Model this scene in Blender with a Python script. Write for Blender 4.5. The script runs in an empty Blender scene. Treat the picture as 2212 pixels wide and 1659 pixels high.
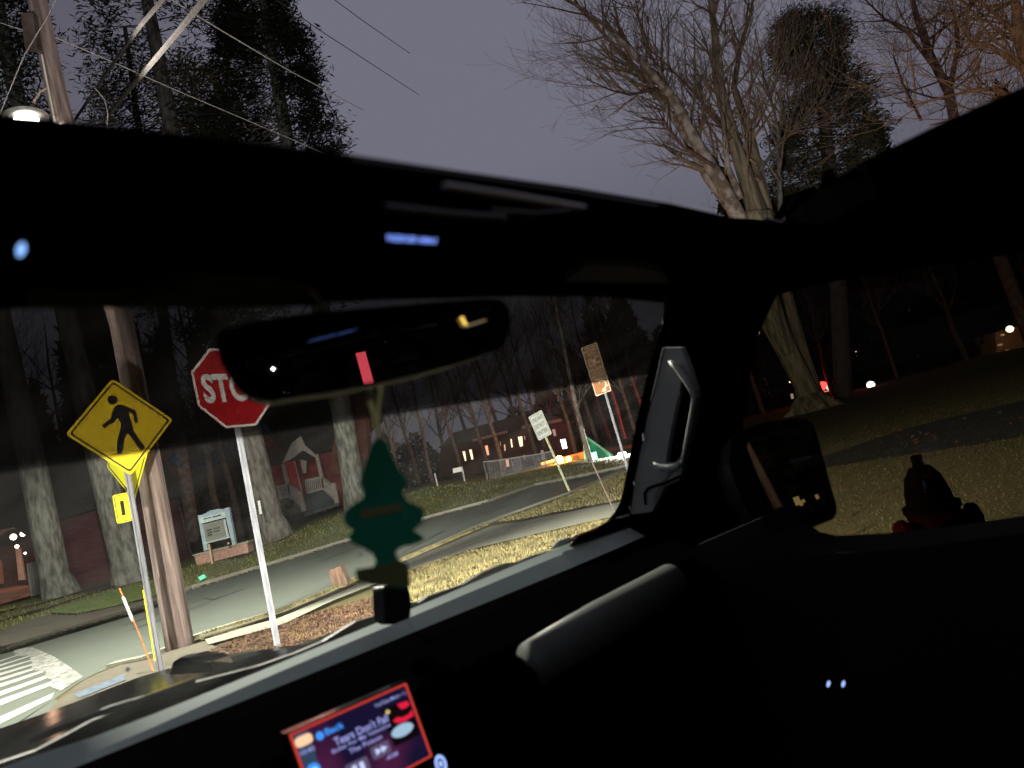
import bpy, bmesh, math, random
import numpy as np
from mathutils import Vector, Matrix
R = math.radians
sc = bpy.context.scene
COL = sc.collection
# ------------------------------------------------------------------ camera
F_PX = 1662.0; W_PX, H_PX = 2212.0, 1659.0      # focal length in the units used for measuring the photograph
PITCH, ROLL = R(5.5), R(14.5)
EYE = Vector((0, 0, 1.2))
_f = Vector((0, math.cos(PITCH), math.sin(PITCH)))
_u0 = Vector((0, -math.sin(PITCH), math.cos(PITCH)))
_r = Vector((1, 0, 0)) * math.cos(ROLL) - _u0 * math.sin(ROLL)
_u = Vector((1, 0, 0)) * math.sin(ROLL) + _u0 * math.cos(ROLL)
cd = bpy.data.cameras.new('camera'); cam = bpy.data.objects.new('camera', cd); COL.objects.link(cam)
M = Matrix((_r, _u, -_f)).transposed().to_4x4(); M.translation = EYE
cam.matrix_world = M
cd.sensor_width = 36; cd.lens = 36 * F_PX / W_PX
cd.clip_start = 0.02; cd.clip_end = 2000
cd.dof.use_dof = True; cd.dof.focus_distance = 9.0; cd.dof.aperture_fstop = 6.5
sc.camera = cam
# ------------------------------------------------------------------ render / exposure
sc.render.engine = 'CYCLES'
sc.cycles.use_denoising = True
sc.cycles.max_bounces = 6; sc.cycles.transparent_max_bounces = 16
sc.cycles.diffuse_bounces = 3; sc.cycles.glossy_bounces = 4
sc.cycles.caustics_reflective = False; sc.cycles.caustics_refractive = False
sc.cycles.sample_clamp_indirect = 3.0
sc.view_settings.view_transform = 'Standard'; sc.view_settings.look = 'None'
sc.view_settings.gamma = 1.0; sc.view_settings.exposure = 0.0
# ------------------------------------------------------------------ night sky: town glow on overcast
w = bpy.data.worlds.new('World'); sc.world = w; w.use_nodes = True
nt = w.node_tree; nt.nodes.clear()
def N(t, k, **kw):
    n = t.nodes.new(k)
    for a, b in kw.items(): setattr(n, a, b)
    return n
out = N(nt, 'ShaderNodeOutputWorld'); bg = N(nt, 'ShaderNodeBackground')
tc = N(nt, 'ShaderNodeTexCoord'); no = N(nt, 'ShaderNodeTexNoise'); no.inputs['Scale'].default_value = 1.4; no.inputs['Detail'].default_value = 3
rp = N(nt, 'ShaderNodeValToRGB')
rp.color_ramp.elements[0].position = .36; rp.color_ramp.elements[0].color = (.100, .096, .118, 1)
rp.color_ramp.elements[1].position = .62; rp.color_ramp.elements[1].color = (.182, .178, .222, 1)
sx = N(nt, 'ShaderNodeSeparateXYZ'); mr = N(nt, 'ShaderNodeMapRange')
mr.inputs['From Min'].default_value = 0.05; mr.inputs['From Max'].default_value = .36
mr.inputs['To Min'].default_value = .42; mr.inputs['To Max'].default_value = 1.0
nt.links.new(tc.outputs['Generated'], no.inputs['Vector']); nt.links.new(no.outputs['Fac'], rp.inputs['Fac'])
nt.links.new(tc.outputs['Generated'], sx.inputs[0]); nt.links.new(sx.outputs['Z'], mr.inputs['Value'])
nt.links.new(rp.outputs['Color'], bg.inputs['Color']); nt.links.new(mr.outputs['Result'], bg.inputs['Strength'])
nt.links.new(bg.outputs[0], out.inputs[0])

# ------------------------------------------------------------------ projection helpers
def ray(x, y):
    return _f + _r * ((x - W_PX / 2) / F_PX) - _u * ((y - H_PX / 2) / F_PX)
def at(x, y, depth):
    d = ray(x, y); return EYE + d * (depth / d.y)
def on_z(x, y, z=0.0):
    d = ray(x, y); return EYE + d * ((z - EYE.z) / d.z)
def on_plane(x, y, p0, n):
    d = ray(x, y); return EYE + d * ((p0 - EYE).dot(n) / d.dot(n))
def px_of(p):
    q = p - EYE; z = q.dot(_f)
    return (W_PX / 2 + F_PX * q.dot(_r) / z, H_PX / 2 - F_PX * q.dot(_u) / z)
CA = R(-43)
FC = Vector((math.sin(CA), math.cos(CA), 0)); RC = Vector((math.cos(CA), -math.sin(CA), 0)); ZC = Vector((0, 0, 1))
def car(lat, fwd, z): return EYE + RC * lat + FC * fwd + ZC * z
def inv_car(p):
    q = p - EYE; return (q.dot(RC), q.dot(FC), q.z)

# ------------------------------------------------------------------ mesh builder
class MB:
    def __init__(s): s.v = []; s.f = []
    def add(s, vs, fs):
        o = len(s.v); s.v += [tuple(v) for v in vs]; s.f += [tuple(i + o for i in f) for f in fs]
    def box(s, c, ux, uy, uz):      # centre and half-vectors
        c = Vector(c); vs = []
        for k in range(8):
            vs.append(c + (ux if k & 1 else -ux) + (uy if k & 2 else -uy) + (uz if k & 4 else -uz))
        s.add(vs, [(0, 2, 3, 1), (4, 5, 7, 6), (0, 1, 5, 4), (2, 6, 7, 3), (0, 4, 6, 2), (1, 3, 7, 5)])
    def abox(s, c, h): s.box(c, Vector((h[0], 0, 0)), Vector((0, h[1], 0)), Vector((0, 0, h[2])))
    def tube(s, pts, rad, n=6, cap=True):
        pts = [Vector(p) for p in pts]; m = len(pts)
        if not isinstance(rad, (list, tuple)): rad = [rad] * m
        o = len(s.v); prev = None
        for i, p in enumerate(pts):
            t = (pts[min(i + 1, m - 1)] - pts[max(i - 1, 0)])
            if t.length < 1e-9: t = Vector((0, 0, 1))
            t.normalize()
            if prev is None:
                a = Vector((0, 0, 1)) if abs(t.z) < .9 else Vector((1, 0, 0))
                a = t.cross(a).normalized()
            else:
                a = prev - t * prev.dot(t)
                if a.length < 1e-6: a = t.orthogonal()
                a.normalize()
            prev = a; b = t.cross(a)
            for k in range(n):
                q = p + (a * math.cos(2 * math.pi * k / n) + b * math.sin(2 * math.pi * k / n)) * rad[i]
                s.v.append(tuple(q))
        for i in range(m - 1):
            for k in range(n):
                k2 = (k + 1) % n
                s.f.append((o + i * n + k, o + i * n + k2, o + (i + 1) * n + k2, o + (i + 1) * n + k))
        if cap:
            s.f.append(tuple(o + k for k in reversed(range(n)))); s.f.append(tuple(o + (m - 1) * n + k for k in range(n)))
    def prism(s, pts, ext):         # planar polygon swept by vector ext
        n = len(pts); pts = [Vector(p) for p in pts]
        s.add(pts + [p + ext for p in pts], [tuple(range(n)), tuple(reversed(range(n, 2 * n)))] + [(i, (i + 1) % n, n + (i + 1) % n, n + i) for i in range(n)])
    def ring(s, a, b, ext):         # between two loops, swept
        n = len(a); V = [Vector(p) for p in list(a) + list(b)]; V += [p + ext for p in V]; fs = []
        for i in range(n):
            j = (i + 1) % n
            fs += [(i, j, n + j, n + i), (2 * n + i, 3 * n + i, 3 * n + j, 2 * n + j), (i, 2 * n + i, 2 * n + j, j), (n + i, n + j, 3 * n + j, 3 * n + i)]
        s.add(V, fs)
    def strip(s, a, b):
        n = len(a); s.add(list(a) + list(b), [(i, i + 1, n + i + 1, n + i) for i in range(n - 1)])
    def lathe(s, c, prof, n=20):
        c = Vector(c); o = len(s.v)
        for (r, z) in prof:
            for k in range(n): s.v.append((c.x + r * math.cos(2 * math.pi * k / n), c.y + r * math.sin(2 * math.pi * k / n), c.z + z))
        for i in range(len(prof) - 1):
            for k in range(n):
                k2 = (k + 1) % n; s.f.append((o + i * n + k, o + i * n + k2, o + (i + 1) * n + k2, o + (i + 1) * n + k))
    def build(s, name, mat, parent=None, smooth=False, recalc=True, bevel=0):
        me = bpy.data.meshes.new(name); me.from_pydata(s.v, [], s.f); me.validate()
        if recalc and len(s.f) < 60000:
            bm = bmesh.new(); bm.from_mesh(me); bmesh.ops.recalc_face_normals(bm, faces=bm.faces); bm.to_mesh(me); bm.free()
        if smooth: me.polygons.foreach_set('use_smooth', [True] * len(me.polygons))
        me.materials.append(mat)
        o = bpy.data.objects.new(name, me); COL.objects.link(o)
        if bevel:
            b = o.modifiers.new('bevel', 'BEVEL'); b.width = bevel; b.segments = 2; b.limit_method = 'ANGLE'; b.angle_limit = R(40)
        if parent is not None: put(o, parent)
        return o
ROOTINV = {}
def put(o, parent):
    o.parent = parent
    l = parent.location if parent.type == 'EMPTY' else None
    if l is not None and not parent.get('_local'): o.matrix_parent_inverse = Matrix.Translation(-Vector(l))
def tag(o, label=None, cat=None, group=None, kind=None):
    if label: o['label'] = label
    if cat: o['category'] = cat
    if group: o['group'] = group
    if kind: o['kind'] = kind
    return o
def thing(name, loc, label, cat, group=None, local=False):
    o = bpy.data.objects.new(name, None); COL.objects.link(o); o.location = loc; o.empty_display_size = .2
    if local: ROOTINV[name] = 1
    return tag(o, label, cat, group)
def struct(name, mb, mat, **k): return tag(mb.build(name, mat, **k), kind='structure')
def dup(root, loc, rz, scale=1.0, label=None, group=None):
    r = root.copy(); COL.objects.link(r); r.location = loc; r.rotation_euler = (0, 0, rz); r.scale = (scale,) * 3
    if label: r['label'] = label
    if group: r['group'] = group
    for ch in list(root.children):
        c = ch.copy(); COL.objects.link(c); c.parent = r
        for g in list(ch.children):
            d = g.copy(); COL.objects.link(d); d.parent = c
    return r
def resample(pts, n):
    pts = [Vector(p) for p in pts]; L = [0]
    for a, b in zip(pts, pts[1:]): L.append(L[-1] + (b - a).length)
    out = []
    for k in range(n):
        t = L[-1] * k / (n - 1); i = 0
        while i < len(L) - 2 and L[i + 1] < t: i += 1
        out.append(pts[i].lerp(pts[i + 1], (t - L[i]) / max(1e-9, L[i + 1] - L[i])))
    return out
def round_poly(pts, r, n=5):
    out = []; m = len(pts)
    for i in range(m):
        p = Vector(pts[i]).to_2d(); a = Vector(pts[i - 1]).to_2d(); b = Vector(pts[(i + 1) % m]).to_2d()
        rr = r[i] if isinstance(r, (list, tuple)) else r
        pa = p + (a - p).normalized() * rr; pb = p + (b - p).normalized() * rr
        for k in range(n + 1):
            t = k / n; out.append(((1 - t) ** 2) * pa + 2 * t * (1 - t) * p + t * t * pb)
    return out

# ------------------------------------------------------------------ materials
def mat(name, col, rough=.7, spec=.3, metal=0, col2=None, scale=8, detail=4, bump=0, bscale=None, stretch=None, lo=.35, hi=.65, coat=0, subs=None):
    m = bpy.data.materials.new(name); m.use_nodes = True; t = m.node_tree; b = t.nodes['Principled BSDF']
    b.inputs['Base Color'].default_value = (*col, 1); b.inputs['Roughness'].default_value = rough
    b.inputs['Specular IOR Level'].default_value = spec; b.inputs['Metallic'].default_value = metal
    if coat: b.inputs['Coat Weight'].default_value = coat; b.inputs['Coat Roughness'].default_value = .03
    tc = N(t, 'ShaderNodeTexCoord'); mp = N(t, 'ShaderNodeMapping')
    if stretch: mp.inputs['Scale'].default_value = stretch
    t.links.new(tc.outputs['Object'], mp.inputs['Vector'])
    no = N(t, 'ShaderNodeTexNoise'); no.inputs['Scale'].default_value = scale; no.inputs['Detail'].default_value = detail
    t.links.new(mp.outputs[0], no.inputs['Vector'])
    if col2 is None: col2 = tuple(c * .8 for c in col)
    rp = N(t, 'ShaderNodeValToRGB'); rp.color_ramp.elements[0].position = lo; rp.color_ramp.elements[1].position = hi
    rp.color_ramp.elements[0].color = (*col2, 1); rp.color_ramp.elements[1].color = (*col, 1)
    t.links.new(no.outputs['Fac'], rp.inputs[0]); t.links.new(rp.outputs[0], b.inputs['Base Color'])
    if bump:
        n2 = N(t, 'ShaderNodeTexNoise'); n2.inputs['Scale'].default_value = bscale or scale * 2; n2.inputs['Detail'].default_value = 6
        t.links.new(mp.outputs[0], n2.inputs['Vector'])
        bp = N(t, 'ShaderNodeBump'); bp.inputs['Strength'].default_value = 1; bp.inputs['Distance'].default_value = bump
        t.links.new(n2.outputs['Fac'], bp.inputs['Height']); t.links.new(bp.outputs[0], b.inputs['Normal'])
    return m
def multi(name, cols, scale, rough=.95, bump=.02, bscale=40, fine=30, finew=.35, stretch=None):
    """ground-type material: several colours chosen by layered noise"""
    m = bpy.data.materials.new(name); m.use_nodes = True; t = m.node_tree; b = t.nodes['Principled BSDF']
    b.inputs['Roughness'].default_value = rough; b.inputs['Specular IOR Level'].default_value = .15
    tc = N(t, 'ShaderNodeTexCoord'); mp = N(t, 'ShaderNodeMapping')
    if stretch: mp.inputs['Scale'].default_value = stretch
    t.links.new(tc.outputs['Object'], mp.inputs[0])
    a = N(t, 'ShaderNodeTexNoise'); a.inputs['Scale'].default_value = scale; a.inputs['Detail'].default_value = 5; a.inputs['Roughness'].default_value = .65
    c = N(t, 'ShaderNodeTexNoise'); c.inputs['Scale'].default_value = fine; c.inputs['Detail'].default_value = 4
    t.links.new(mp.outputs[0], a.inputs[0]); t.links.new(mp.outputs[0], c.inputs[0])
    mx = N(t, 'ShaderNodeMix'); mx.inputs[0].default_value = finew
    t.links.new(a.outputs['Fac'], mx.inputs[2]); t.links.new(c.outputs['Fac'], mx.inputs[3])
    rp = N(t, 'ShaderNodeValToRGB'); k = len(cols)
    while len(rp.color_ramp.elements) < k: rp.color_ramp.elements.new(.5)
    for i, q in enumerate(cols):
        rp.color_ramp.elements[i].position = .34 + .32 * i / (k - 1); rp.color_ramp.elements[i].color = (*q, 1)
    t.links.new(mx.outputs[0], rp.inputs[0]); t.links.new(rp.outputs[0], b.inputs['Base Color'])
    n2 = N(t, 'ShaderNodeTexNoise'); n2.inputs['Scale'].default_value = bscale; n2.inputs['Detail'].default_value = 5
    t.links.new(mp.outputs[0], n2.inputs[0])
    bp = N(t, 'ShaderNodeBump'); bp.inputs['Distance'].default_value = bump
    t.links.new(n2.outputs['Fac'], bp.inputs['Height']); t.links.new(bp.outputs[0], b.inputs['Normal'])
    return m
def emis(name, col, s):
    m = bpy.data.materials.new(name); m.use_nodes = True; t = m.node_tree; b = t.nodes['Principled BSDF']
    b.inputs['Base Color'].default_value = (*[c * .3 for c in col], 1)
    b.inputs['Emission Color'].default_value = (*col, 1); b.inputs['Emission Strength'].default_value = s
    return m
def glass(name, col, gloss=.03, rough=.02, smudge=0.0):
    m = bpy.data.materials.new(name); m.use_nodes = True; t = m.node_tree; t.nodes.clear()
    o = N(t, 'ShaderNodeOutputMaterial'); tr = N(t, 'ShaderNodeBsdfTransparent'); tr.inputs[0].default_value = (*col, 1)
    gl = N(t, 'ShaderNodeBsdfGlossy'); gl.inputs['Roughness'].default_value = rough
    mx = N(t, 'ShaderNodeMixShader'); mx.inputs[0].default_value = gloss
    t.links.new(tr.outputs[0], mx.inputs[1]); t.links.new(gl.outputs[0], mx.inputs[2])
    last = mx
    if smudge:      # a film of dust and wiper smears that scatters light
        df = N(t, 'ShaderNodeBsdfTranslucent'); df.inputs[0].default_value = (.55, .55, .52, 1)
        tc = N(t, 'ShaderNodeTexCoord'); mp = N(t, 'ShaderNodeMapping'); mp.inputs['Scale'].default_value = (3, 14, 9); mp.inputs['Rotation'].default_value = (0, 0, .6)
        no = N(t, 'ShaderNodeTexNoise'); no.inputs['Scale'].default_value = 1.6; no.inputs['Detail'].default_value = 6
        mr = N(t, 'ShaderNodeMapRange'); mr.inputs['From Min'].default_value = .40; mr.inputs['From Max'].default_value = .8; mr.inputs['To Min'].default_value = smudge * .18; mr.inputs['To Max'].default_value = smudge
        t.links.new(tc.outputs['Object'], mp.inputs[0]); t.links.new(mp.outputs[0], no.inputs[0]); t.links.new(no.outputs['Fac'], mr.inputs[0])
        m2 = N(t, 'ShaderNodeMixShader'); t.links.new(mr.outputs[0], m2.inputs[0]); t.links.new(mx.outputs[0], m2.inputs[1]); t.links.new(df.outputs[0], m2.inputs[2]); last = m2
    t.links.new(last.outputs[0], o.inputs[0])
    return m
def lamp(kind, loc, energy, col, parent=None, **kw):
    l = bpy.data.lights.new('light', kind); l.energy = energy; l.color = col
    for a, b in kw.items(): setattr(l, a, b)
    o = bpy.data.objects.new('light', l); COL.objects.link(o); o.location = loc
    if parent is not None: put(o, parent)
    return o
def aim(o, d): o.rotation_euler = Vector(d).to_track_quat('-Z', 'Y').to_euler()

M_STEEL = mat('galvanised_steel', (.27, .27, .30), .5, .4, .3, (.16, .16, .18), 30, bump=.0006, stretch=(1, 1, .15))
M_WOODPOLE = mat('weathered_pole_wood', (.32, .25, .23), .9, .1, 0, (.085, .06, .055), 6, 8, bump=.012, bscale=14, stretch=(3, 3, .22), lo=.3, hi=.7)
M_BARK = mat('grey_bark', (.19, .19, .165), .95, .1, 0, (.07, .068, .06), 5, 8, bump=.05, bscale=7, stretch=(1.6, 1.6, .5))
M_BARK_PALE = mat('pale_and_lamplit_bark', (.38, .33, .29), .9, .1, 0, (.17, .12, .09), 3.2, 8, bump=.04, bscale=6, lo=.40, hi=.62)  # pale tone carries streetlamp light on the big tree's left stems
M_BARK_OLIVE = mat('furrowed_bark', (.30, .25, .17), .95, .1, 0, (.09, .07, .05), 3, 8, bump=.09, bscale=4, stretch=(2, 2, .25))
M_BARK_DARK = mat('dark_bark', (.10, .075, .07), .95, .1, 0, (.05, .035, .03), 4)
M_BARK_RED = mat('reddish_bark', (.17, .10, .085), .95, .1, 0, (.07, .045, .04), 4)
M_NEEDLE = mat('conifer_needles', (.022, .03, .014), .8, .1, 0, (.010, .013, .008), .5, 2)
M_NEEDLE2 = mat('brownish_needles', (.075, .065, .035), .8, .1, 0, (.025, .03, .016), .6, 2)
M_ASPHALT = multi('asphalt', [(.066, .078, .066), (.094, .106, .09), (.08, .092, .078), (.112, .124, .104)], .7, .85, .004, 90, 55, .4)
M_GRASS = multi('winter_grass', [(.050, .037, .018), (.10, .082, .036), (.072, .066, .028), (.14, .115, .055)], .9, .95, .05, 30, 14, .45)
M_LAWN = multi('far_lawn', [(.075, .055, .034), (.12, .115, .042), (.09, .125, .036), (.17, .155, .058)], .5, .95, .05, 22, 7, .4)
M_SOIL = multi('leaf_littered_soil', [(.022, .012, .009), (.048, .028, .021), (.075, .045, .033), (.036, .02, .015)], 2.5, .95, .05, 25, 20, .5)
M_CONC = multi('worn_concrete', [(.14, .145, .115), (.19, .195, .16), (.23, .225, .18), (.16, .16, .135)], 1.2, .9, .006, 60, 30, .35)
M_PAVE2 = multi('dusty_paving', [(.07, .06, .045), (.10, .09, .07), (.085, .08, .065)], 1.0, .95, .01, 40, 20, .35)
M_PAINT = multi('worn_road_paint', [(.12, .12, .11), (.34, .345, .32), (.44, .45, .42)], 5, .7, .002, 60, 28, .4)
M_PAINT2 = multi('flaking_road_paint', [(.055, .058, .05), (.14, .145, .13), (.27, .27, .25), (.36, .36, .335)], 4, .8, .003, 60, 16, .5)
M_BLACK = mat('black_plastic', (.006, .006, .007), .55, .3)
M_LINER = mat('black_headliner', (.0015, .0015, .0015), 1, 0)
M_GLOSSBLK = mat('gloss_black_trim', (.004, .004, .005), .12, .6)
M_PAINTCAR = mat('black_car_paint', (.005, .006, .006), .14, .10, coat=.05)
M_PAINTCAR.node_tree.nodes['Principled BSDF'].inputs['IOR'].default_value = 1.12; M_PAINTCAR.node_tree.nodes['Principled BSDF'].inputs['Coat Weight'].default_value = .05
M_GREYPLASTIC = mat('grey_trim_plastic', (.34, .36, .335), .6, .3, 0, (.31, .33, .305), 200)
M_YELLOW = mat('yellow_sign_sheeting', (.80, .60, .015), .5, .3, 0, (.74, .55, .012), 6)
M_LIME = mat('lime_sign_sheeting', (.66, .64, .02), .5, .3, 0, (.60, .58, .02), 6)
M_RED = mat('red_sign_sheeting', (.42, .006, .010), .5, .3, 0, (.36, .005, .009), 5)
M_WHITE = mat('white_sign_sheeting', (.80, .80, .76), .5, .3, 0, (.70, .71, .67), 8)
M_INK = mat('black_sign_ink', (.012, .012, .012), .6, .2)
M_BROWN = mat('brown_sign_sheeting', (.55, .20, .05), .5, .3, 0, (.48, .17, .04), 7)
M_CREAM = mat('cream_sign_ink', (.92, .86, .62), .5, .3)
exec_parts = []

# ------------------------------------------------------------------ text
def text_into(mb, s, box, frame, lift=.0, bold=.0, ext=.001):
    """adds the words to mb, fitted to box=(u0,v0,u1,v1) of frame=(C,U,V,N)"""
    cu = bpy.data.curves.new('t', 'FONT'); cu.body = s; cu.size = 1; cu.offset = bold; cu.resolution_u = 3; cu.fill_mode = 'FRONT' if ext == 0 else 'BOTH'
    cu.extrude = ext
    ob = bpy.data.objects.new('t', cu); COL.objects.link(ob)
    dg = bpy.context.evaluated_depsgraph_get(); me = bpy.data.meshes.new_from_object(ob.evaluated_get(dg))
    vs = [v.co.copy() for v in me.vertices]; fs = [tuple(p.vertices) for p in me.polygons]
    bpy.data.objects.remove(ob); bpy.data.curves.remove(cu); bpy.data.meshes.remove(me)
    if not vs: return
    x0 = min(v.x for v in vs); x1 = max(v.x for v in vs); y0 = min(v.y for v in vs); y1 = max(v.y for v in vs)
    C, U, V, Nn = frame; u0, v0, u1, v1 = box
    mb.add([C + U * (u0 + (v.x - x0) / (x1 - x0) * (u1 - u0)) + V * (v0 + (v.y - y0) / (y1 - y0) * (v1 - v0)) + Nn * (lift + v.z) for v in vs], fs)

# ------------------------------------------------------------------ flat panel pose from marks measured on the photo
def panel_pose(corr, depth, aspect_fix=True, yaws=None):
    """corr: [((u,v),(px,py))...]; plane is vertical, passes depth; yaw chosen so that u and v come out square"""
    cpx = np.mean([c[1] for c in corr], axis=0)
    A = np.array([[c[0][0], c[0][1], 1] for c in corr]); best = None
    C0 = at(cpx[0], cpx[1], depth); los = (C0 - EYE); los.z = 0; los.normalize()
    for yaw in (yaws or range(-60, 61, 2)):
        n = Matrix.Rotation(R(yaw), 3, 'Z') @ (-los)
        P = np.array([list(on_plane(c[1][0], c[1][1], C0, n)) for c in corr])
        X, _, _, _ = np.linalg.lstsq(A, P, rcond=None)
        U = Vector(X[0]); V = Vector(X[1]); C = Vector(X[2])
        e = abs(math.log(U.length / V.length)) + abs(U.normalized().dot(V.normalized())) * 1.0 + abs(yaw) * .0004
        if best is None or e < best[0]: best = (e, yaw, C, U, V, n)
    e, yaw, C, U, V, n = best
    return C, U, V, n, yaw, e
def loc2(frame, u, v, w=0): C, U, V, Nn = frame; return C + U * u + V * v + Nn * w
def plate(frame, pts, thick, lift=0, mb=None):
    mb = mb or MB(); C, U, V, Nn = frame
    mb.prism([loc2(frame, p[0], p[1], lift) for p in pts], Nn * thick); return mb
def ringplate(frame, a, b, thick, lift=0, mb=None):
    mb = mb or MB(); mb.ring([loc2(frame, p[0], p[1], lift) for p in a], [loc2(frame, p[0], p[1], lift) for p in b], frame[3] * thick); return mb
def channel_post(a, b, side, face, wid=.06, dep=.035, th=.006):
    """hat-section sign post from a to b"""
    mb = MB(); h = wid / 2
    prof = [(-h, dep), (-h * .55, dep), (-h * .42, 0), (h * .42, 0), (h * .55, dep), (h, dep), (h, dep - th), (h * .62, dep - th), (h * .5, -th), (-h * .5, -th), (-h * .62, dep - th), (-h, dep - th)]
    A = [a + side * p[0] - face * p[1] for p in prof]; B = [b + side * p[0] - face * p[1] for p in prof]; n = len(prof)
    mb.add(A + B, [(i, (i + 1) % n, n + (i + 1) % n, n + i) for i in range(n)] + [tuple(range(n)), tuple(reversed(range(n, 2 * n)))])
    return mb

# ================================================================== GROUND, ROAD, PAVEMENTS
NEAR = [(-60, 1625), (0, 1592), (117, 1512), (183, 1466), (253, 1436), (325, 1421), (419, 1377), (602, 1323), (779, 1247), (888, 1203), (1013, 1146), (1087, 1116), (1227, 1066), (1345, 1016), (1450, 985)]
FAR = [(-160, 1482), (27, 1401), (140, 1366), (270, 1329), (337, 1307), (399, 1279), (600, 1218), (745, 1173), (922, 1122), (1053, 1087), (1160, 1050), (1236, 1036), (1350, 1012), (1450, 980)]
CREST = [(-160, 1350, 22), (30, 1310, 22), (140, 1292, 22), (270, 1268, 22), (337, 1252, 22), (400, 1228, 24), (600, 1166, 27), (745, 1105, 29), (922, 1054, 31), (1053, 1039, 34), (1160, 1015, 36), (1236, 999, 37), (1350, 988, 38), (1450, 968, 39)]
far0 = [on_z(x, y, 0) for x, y in FAR]; near0 = [on_z(x, y, 0) for x, y in NEAR]
mb = MB(); S = 420
g = 28
mb.add([(-S, -S, 0), (S, -S, 0), (S, S, 0), (-S, S, 0)], [(0, 1, 2, 3)]); struct('ground', mb, M_GRASS)
# road: one sheet from the far kerb back under the parked car
mb = MB(); NR = 60
a = resample(far0, NR); b = resample(near0, NR); zz = Vector((0, 0, .006))
mb.strip([p + zz for p in a], [p + zz for p in b]); struct('road', mb, M_ASPHALT)
mb = MB()
mb.add([Vector((near0[0].x - 10, near0[0].y - 1, .006)), Vector((far0[0].x - 12, far0[0].y + 1, .006)), far0[0] + zz, near0[0] + zz], [(0, 1, 2, 3)])
q0 = car(-3.2, -9, -1.194); q1 = car(1.3, -9, -1.194)
mb.add([near0[0] + zz, near0[2] + zz, q1, q0, Vector((near0[0].x - 10, near0[0].y - 1, .006))], [(0, 1, 2, 3, 4)])
struct('side_road', mb, M_ASPHALT)
M_SEAL = mat('crack_sealant', (.018, .019, .018), .6, .3)
rc_ = random.Random(17); mb = MB()
for j_ in range(9):      # sealed cracks wandering over the asphalt
    i_ = rc_.randrange(8, 50); t0_ = rc_.uniform(.05, .6); pl_ = []
    for k_ in range(9):
        tt = t0_ + k_ * .045 * rc_.uniform(.7, 1.3); ii = max(0, min(NR - 1, int(i_ + k_ * rc_.uniform(-.6, .9)))); pl_.append(a[ii].lerp(b[ii], min(.97, tt)) + Vector((rc_.uniform(-.1, .1), 0, .0095)))
    for p_, q_ in zip(pl_, pl_[1:]):
        n_s = (q_ - p_).cross(Vector((0, 0, 1))).normalized() * .018; mb.add([p_ - n_s, q_ - n_s, q_ + n_s, p_ + n_s], [(0, 1, 2, 3)])
struct('road_cracks', mb, M_SEAL)
# kerbs
def kerb(name, line, h, wdt, out_sign, m):
    L = resample(line, 50); mb = MB(); inn = []; 
    for i, p in enumerate(L):
        t = (L[min(i + 1, 49)] - L[max(i - 1, 0)]).normalized(); inn.append(p + Vector((-t.y, t.x, 0)) * wdt * out_sign)
    H = Vector((0, 0, h)); z1 = Vector((0, 0, -.02))
    mb.strip([p + z1 for p in L], [p + H for p in L]); mb.strip([p + H for p in L], [p + H for p in inn]); mb.strip([p + H for p in inn], [p + z1 for p in inn])
    return struct(name, mb, m)
kerb('far_kerb', far0, .12, .30, 1, M_CONC)
kerb('near_kerb', near0[4:], .05, .16, -1, M_CONC)
# far bank / lawn rising behind the road
crest = [at(*c) for c in CREST]
mb = MB(); n = 70
A = resample([p + Vector((0, .28, .10)) for p in far0], n); B = resample(crest, n)
rr = random.Random(3); rows = []
for k in range(9):
    t = k / 8; ts = t * t * (3 - 2 * t) * .45 + t * .55
    rows.append([Vector((p.x + (q.x - p.x) * t, p.y + (q.y - p.y) * t, p.z + (q.z - p.z) * ts + (rr.uniform(-.04, .04) if 0 < k < 8 else 0))) for p, q in zip(A, B)])
dirs = [Vector((q.x, q.y, 0)).normalized() for q in B]
rows.append([q + d * 9 + Vector((0, 0, .06)) for q, d in zip(B, dirs)]); rows.append([q + d * 160 + Vector((0, 0, .2)) for q, d in zip(B, dirs)])
for r0, r1 in zip(rows, rows[1:]): mb.strip(r0, r1)
lawn = struct('far_lawn', mb, M_LAWN, smooth=True)
def bank(x, y, k):      # point on the bank between far kerb (k=0) and crest (k=1), found by picture x
    ia = min(range(n), key=lambda i: abs(px_of(A[i].lerp(B[i], k))[0] - x)); return rows[int(round(k * 8))][ia]
# left: dusty drive behind far kerb, with a green wedge of grass
mb = MB()
def bankstrip(name, top, bot, m, lift=.02):
    mb = MB(); a = resample([at(*p) for p in top], 24); b = resample([at(*p) for p in bot], 24)
    mb.strip([p + Vector((0, 0, lift)) for p in a], [p + Vector((0, 0, lift)) for p in b]); return struct(name, mb, m)
from mathutils.bvhtree import BVHTree
BV = BVHTree.FromPolygons([tuple(v.co) for v in lawn.data.vertices], [tuple(p.vertices) for p in lawn.data.polygons])
def on_bank(x, y, lift=.025):
    h = BV.ray_cast(EYE, ray(x, y).normalized()); return (h[0] if h[0] is not None else on_z(x, y, .12)) + Vector((0, 0, lift))
def densify(P, k=10): return [(P[i][0] + (P[i + 1][0] - P[i][0]) * j / k, P[i][1] + (P[i + 1][1] - P[i][1]) * j / k) for i in range(len(P) - 1) for j in range(k)] + [P[-1]]
def bank_sheet(name, T, B, m, lift):
    mb = MB(); a_ = [on_bank(x, y, lift) for x, y in densify(T)]; b_ = [on_bank(x, y, lift) for x, y in densify(B)]; m_ = min(len(a_), len(b_)); a_ = resample(a_, 40); b_ = resample(b_, 40)
    L_ = [a_] + [[p.lerp(q, k / 4) for p, q in zip(a_, b_)] for k in (1, 2, 3)] + [b_]
    for u_, v_ in zip(L_, L_[1:]): mb.strip(u_, v_)
    return struct(name, mb, m)
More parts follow.
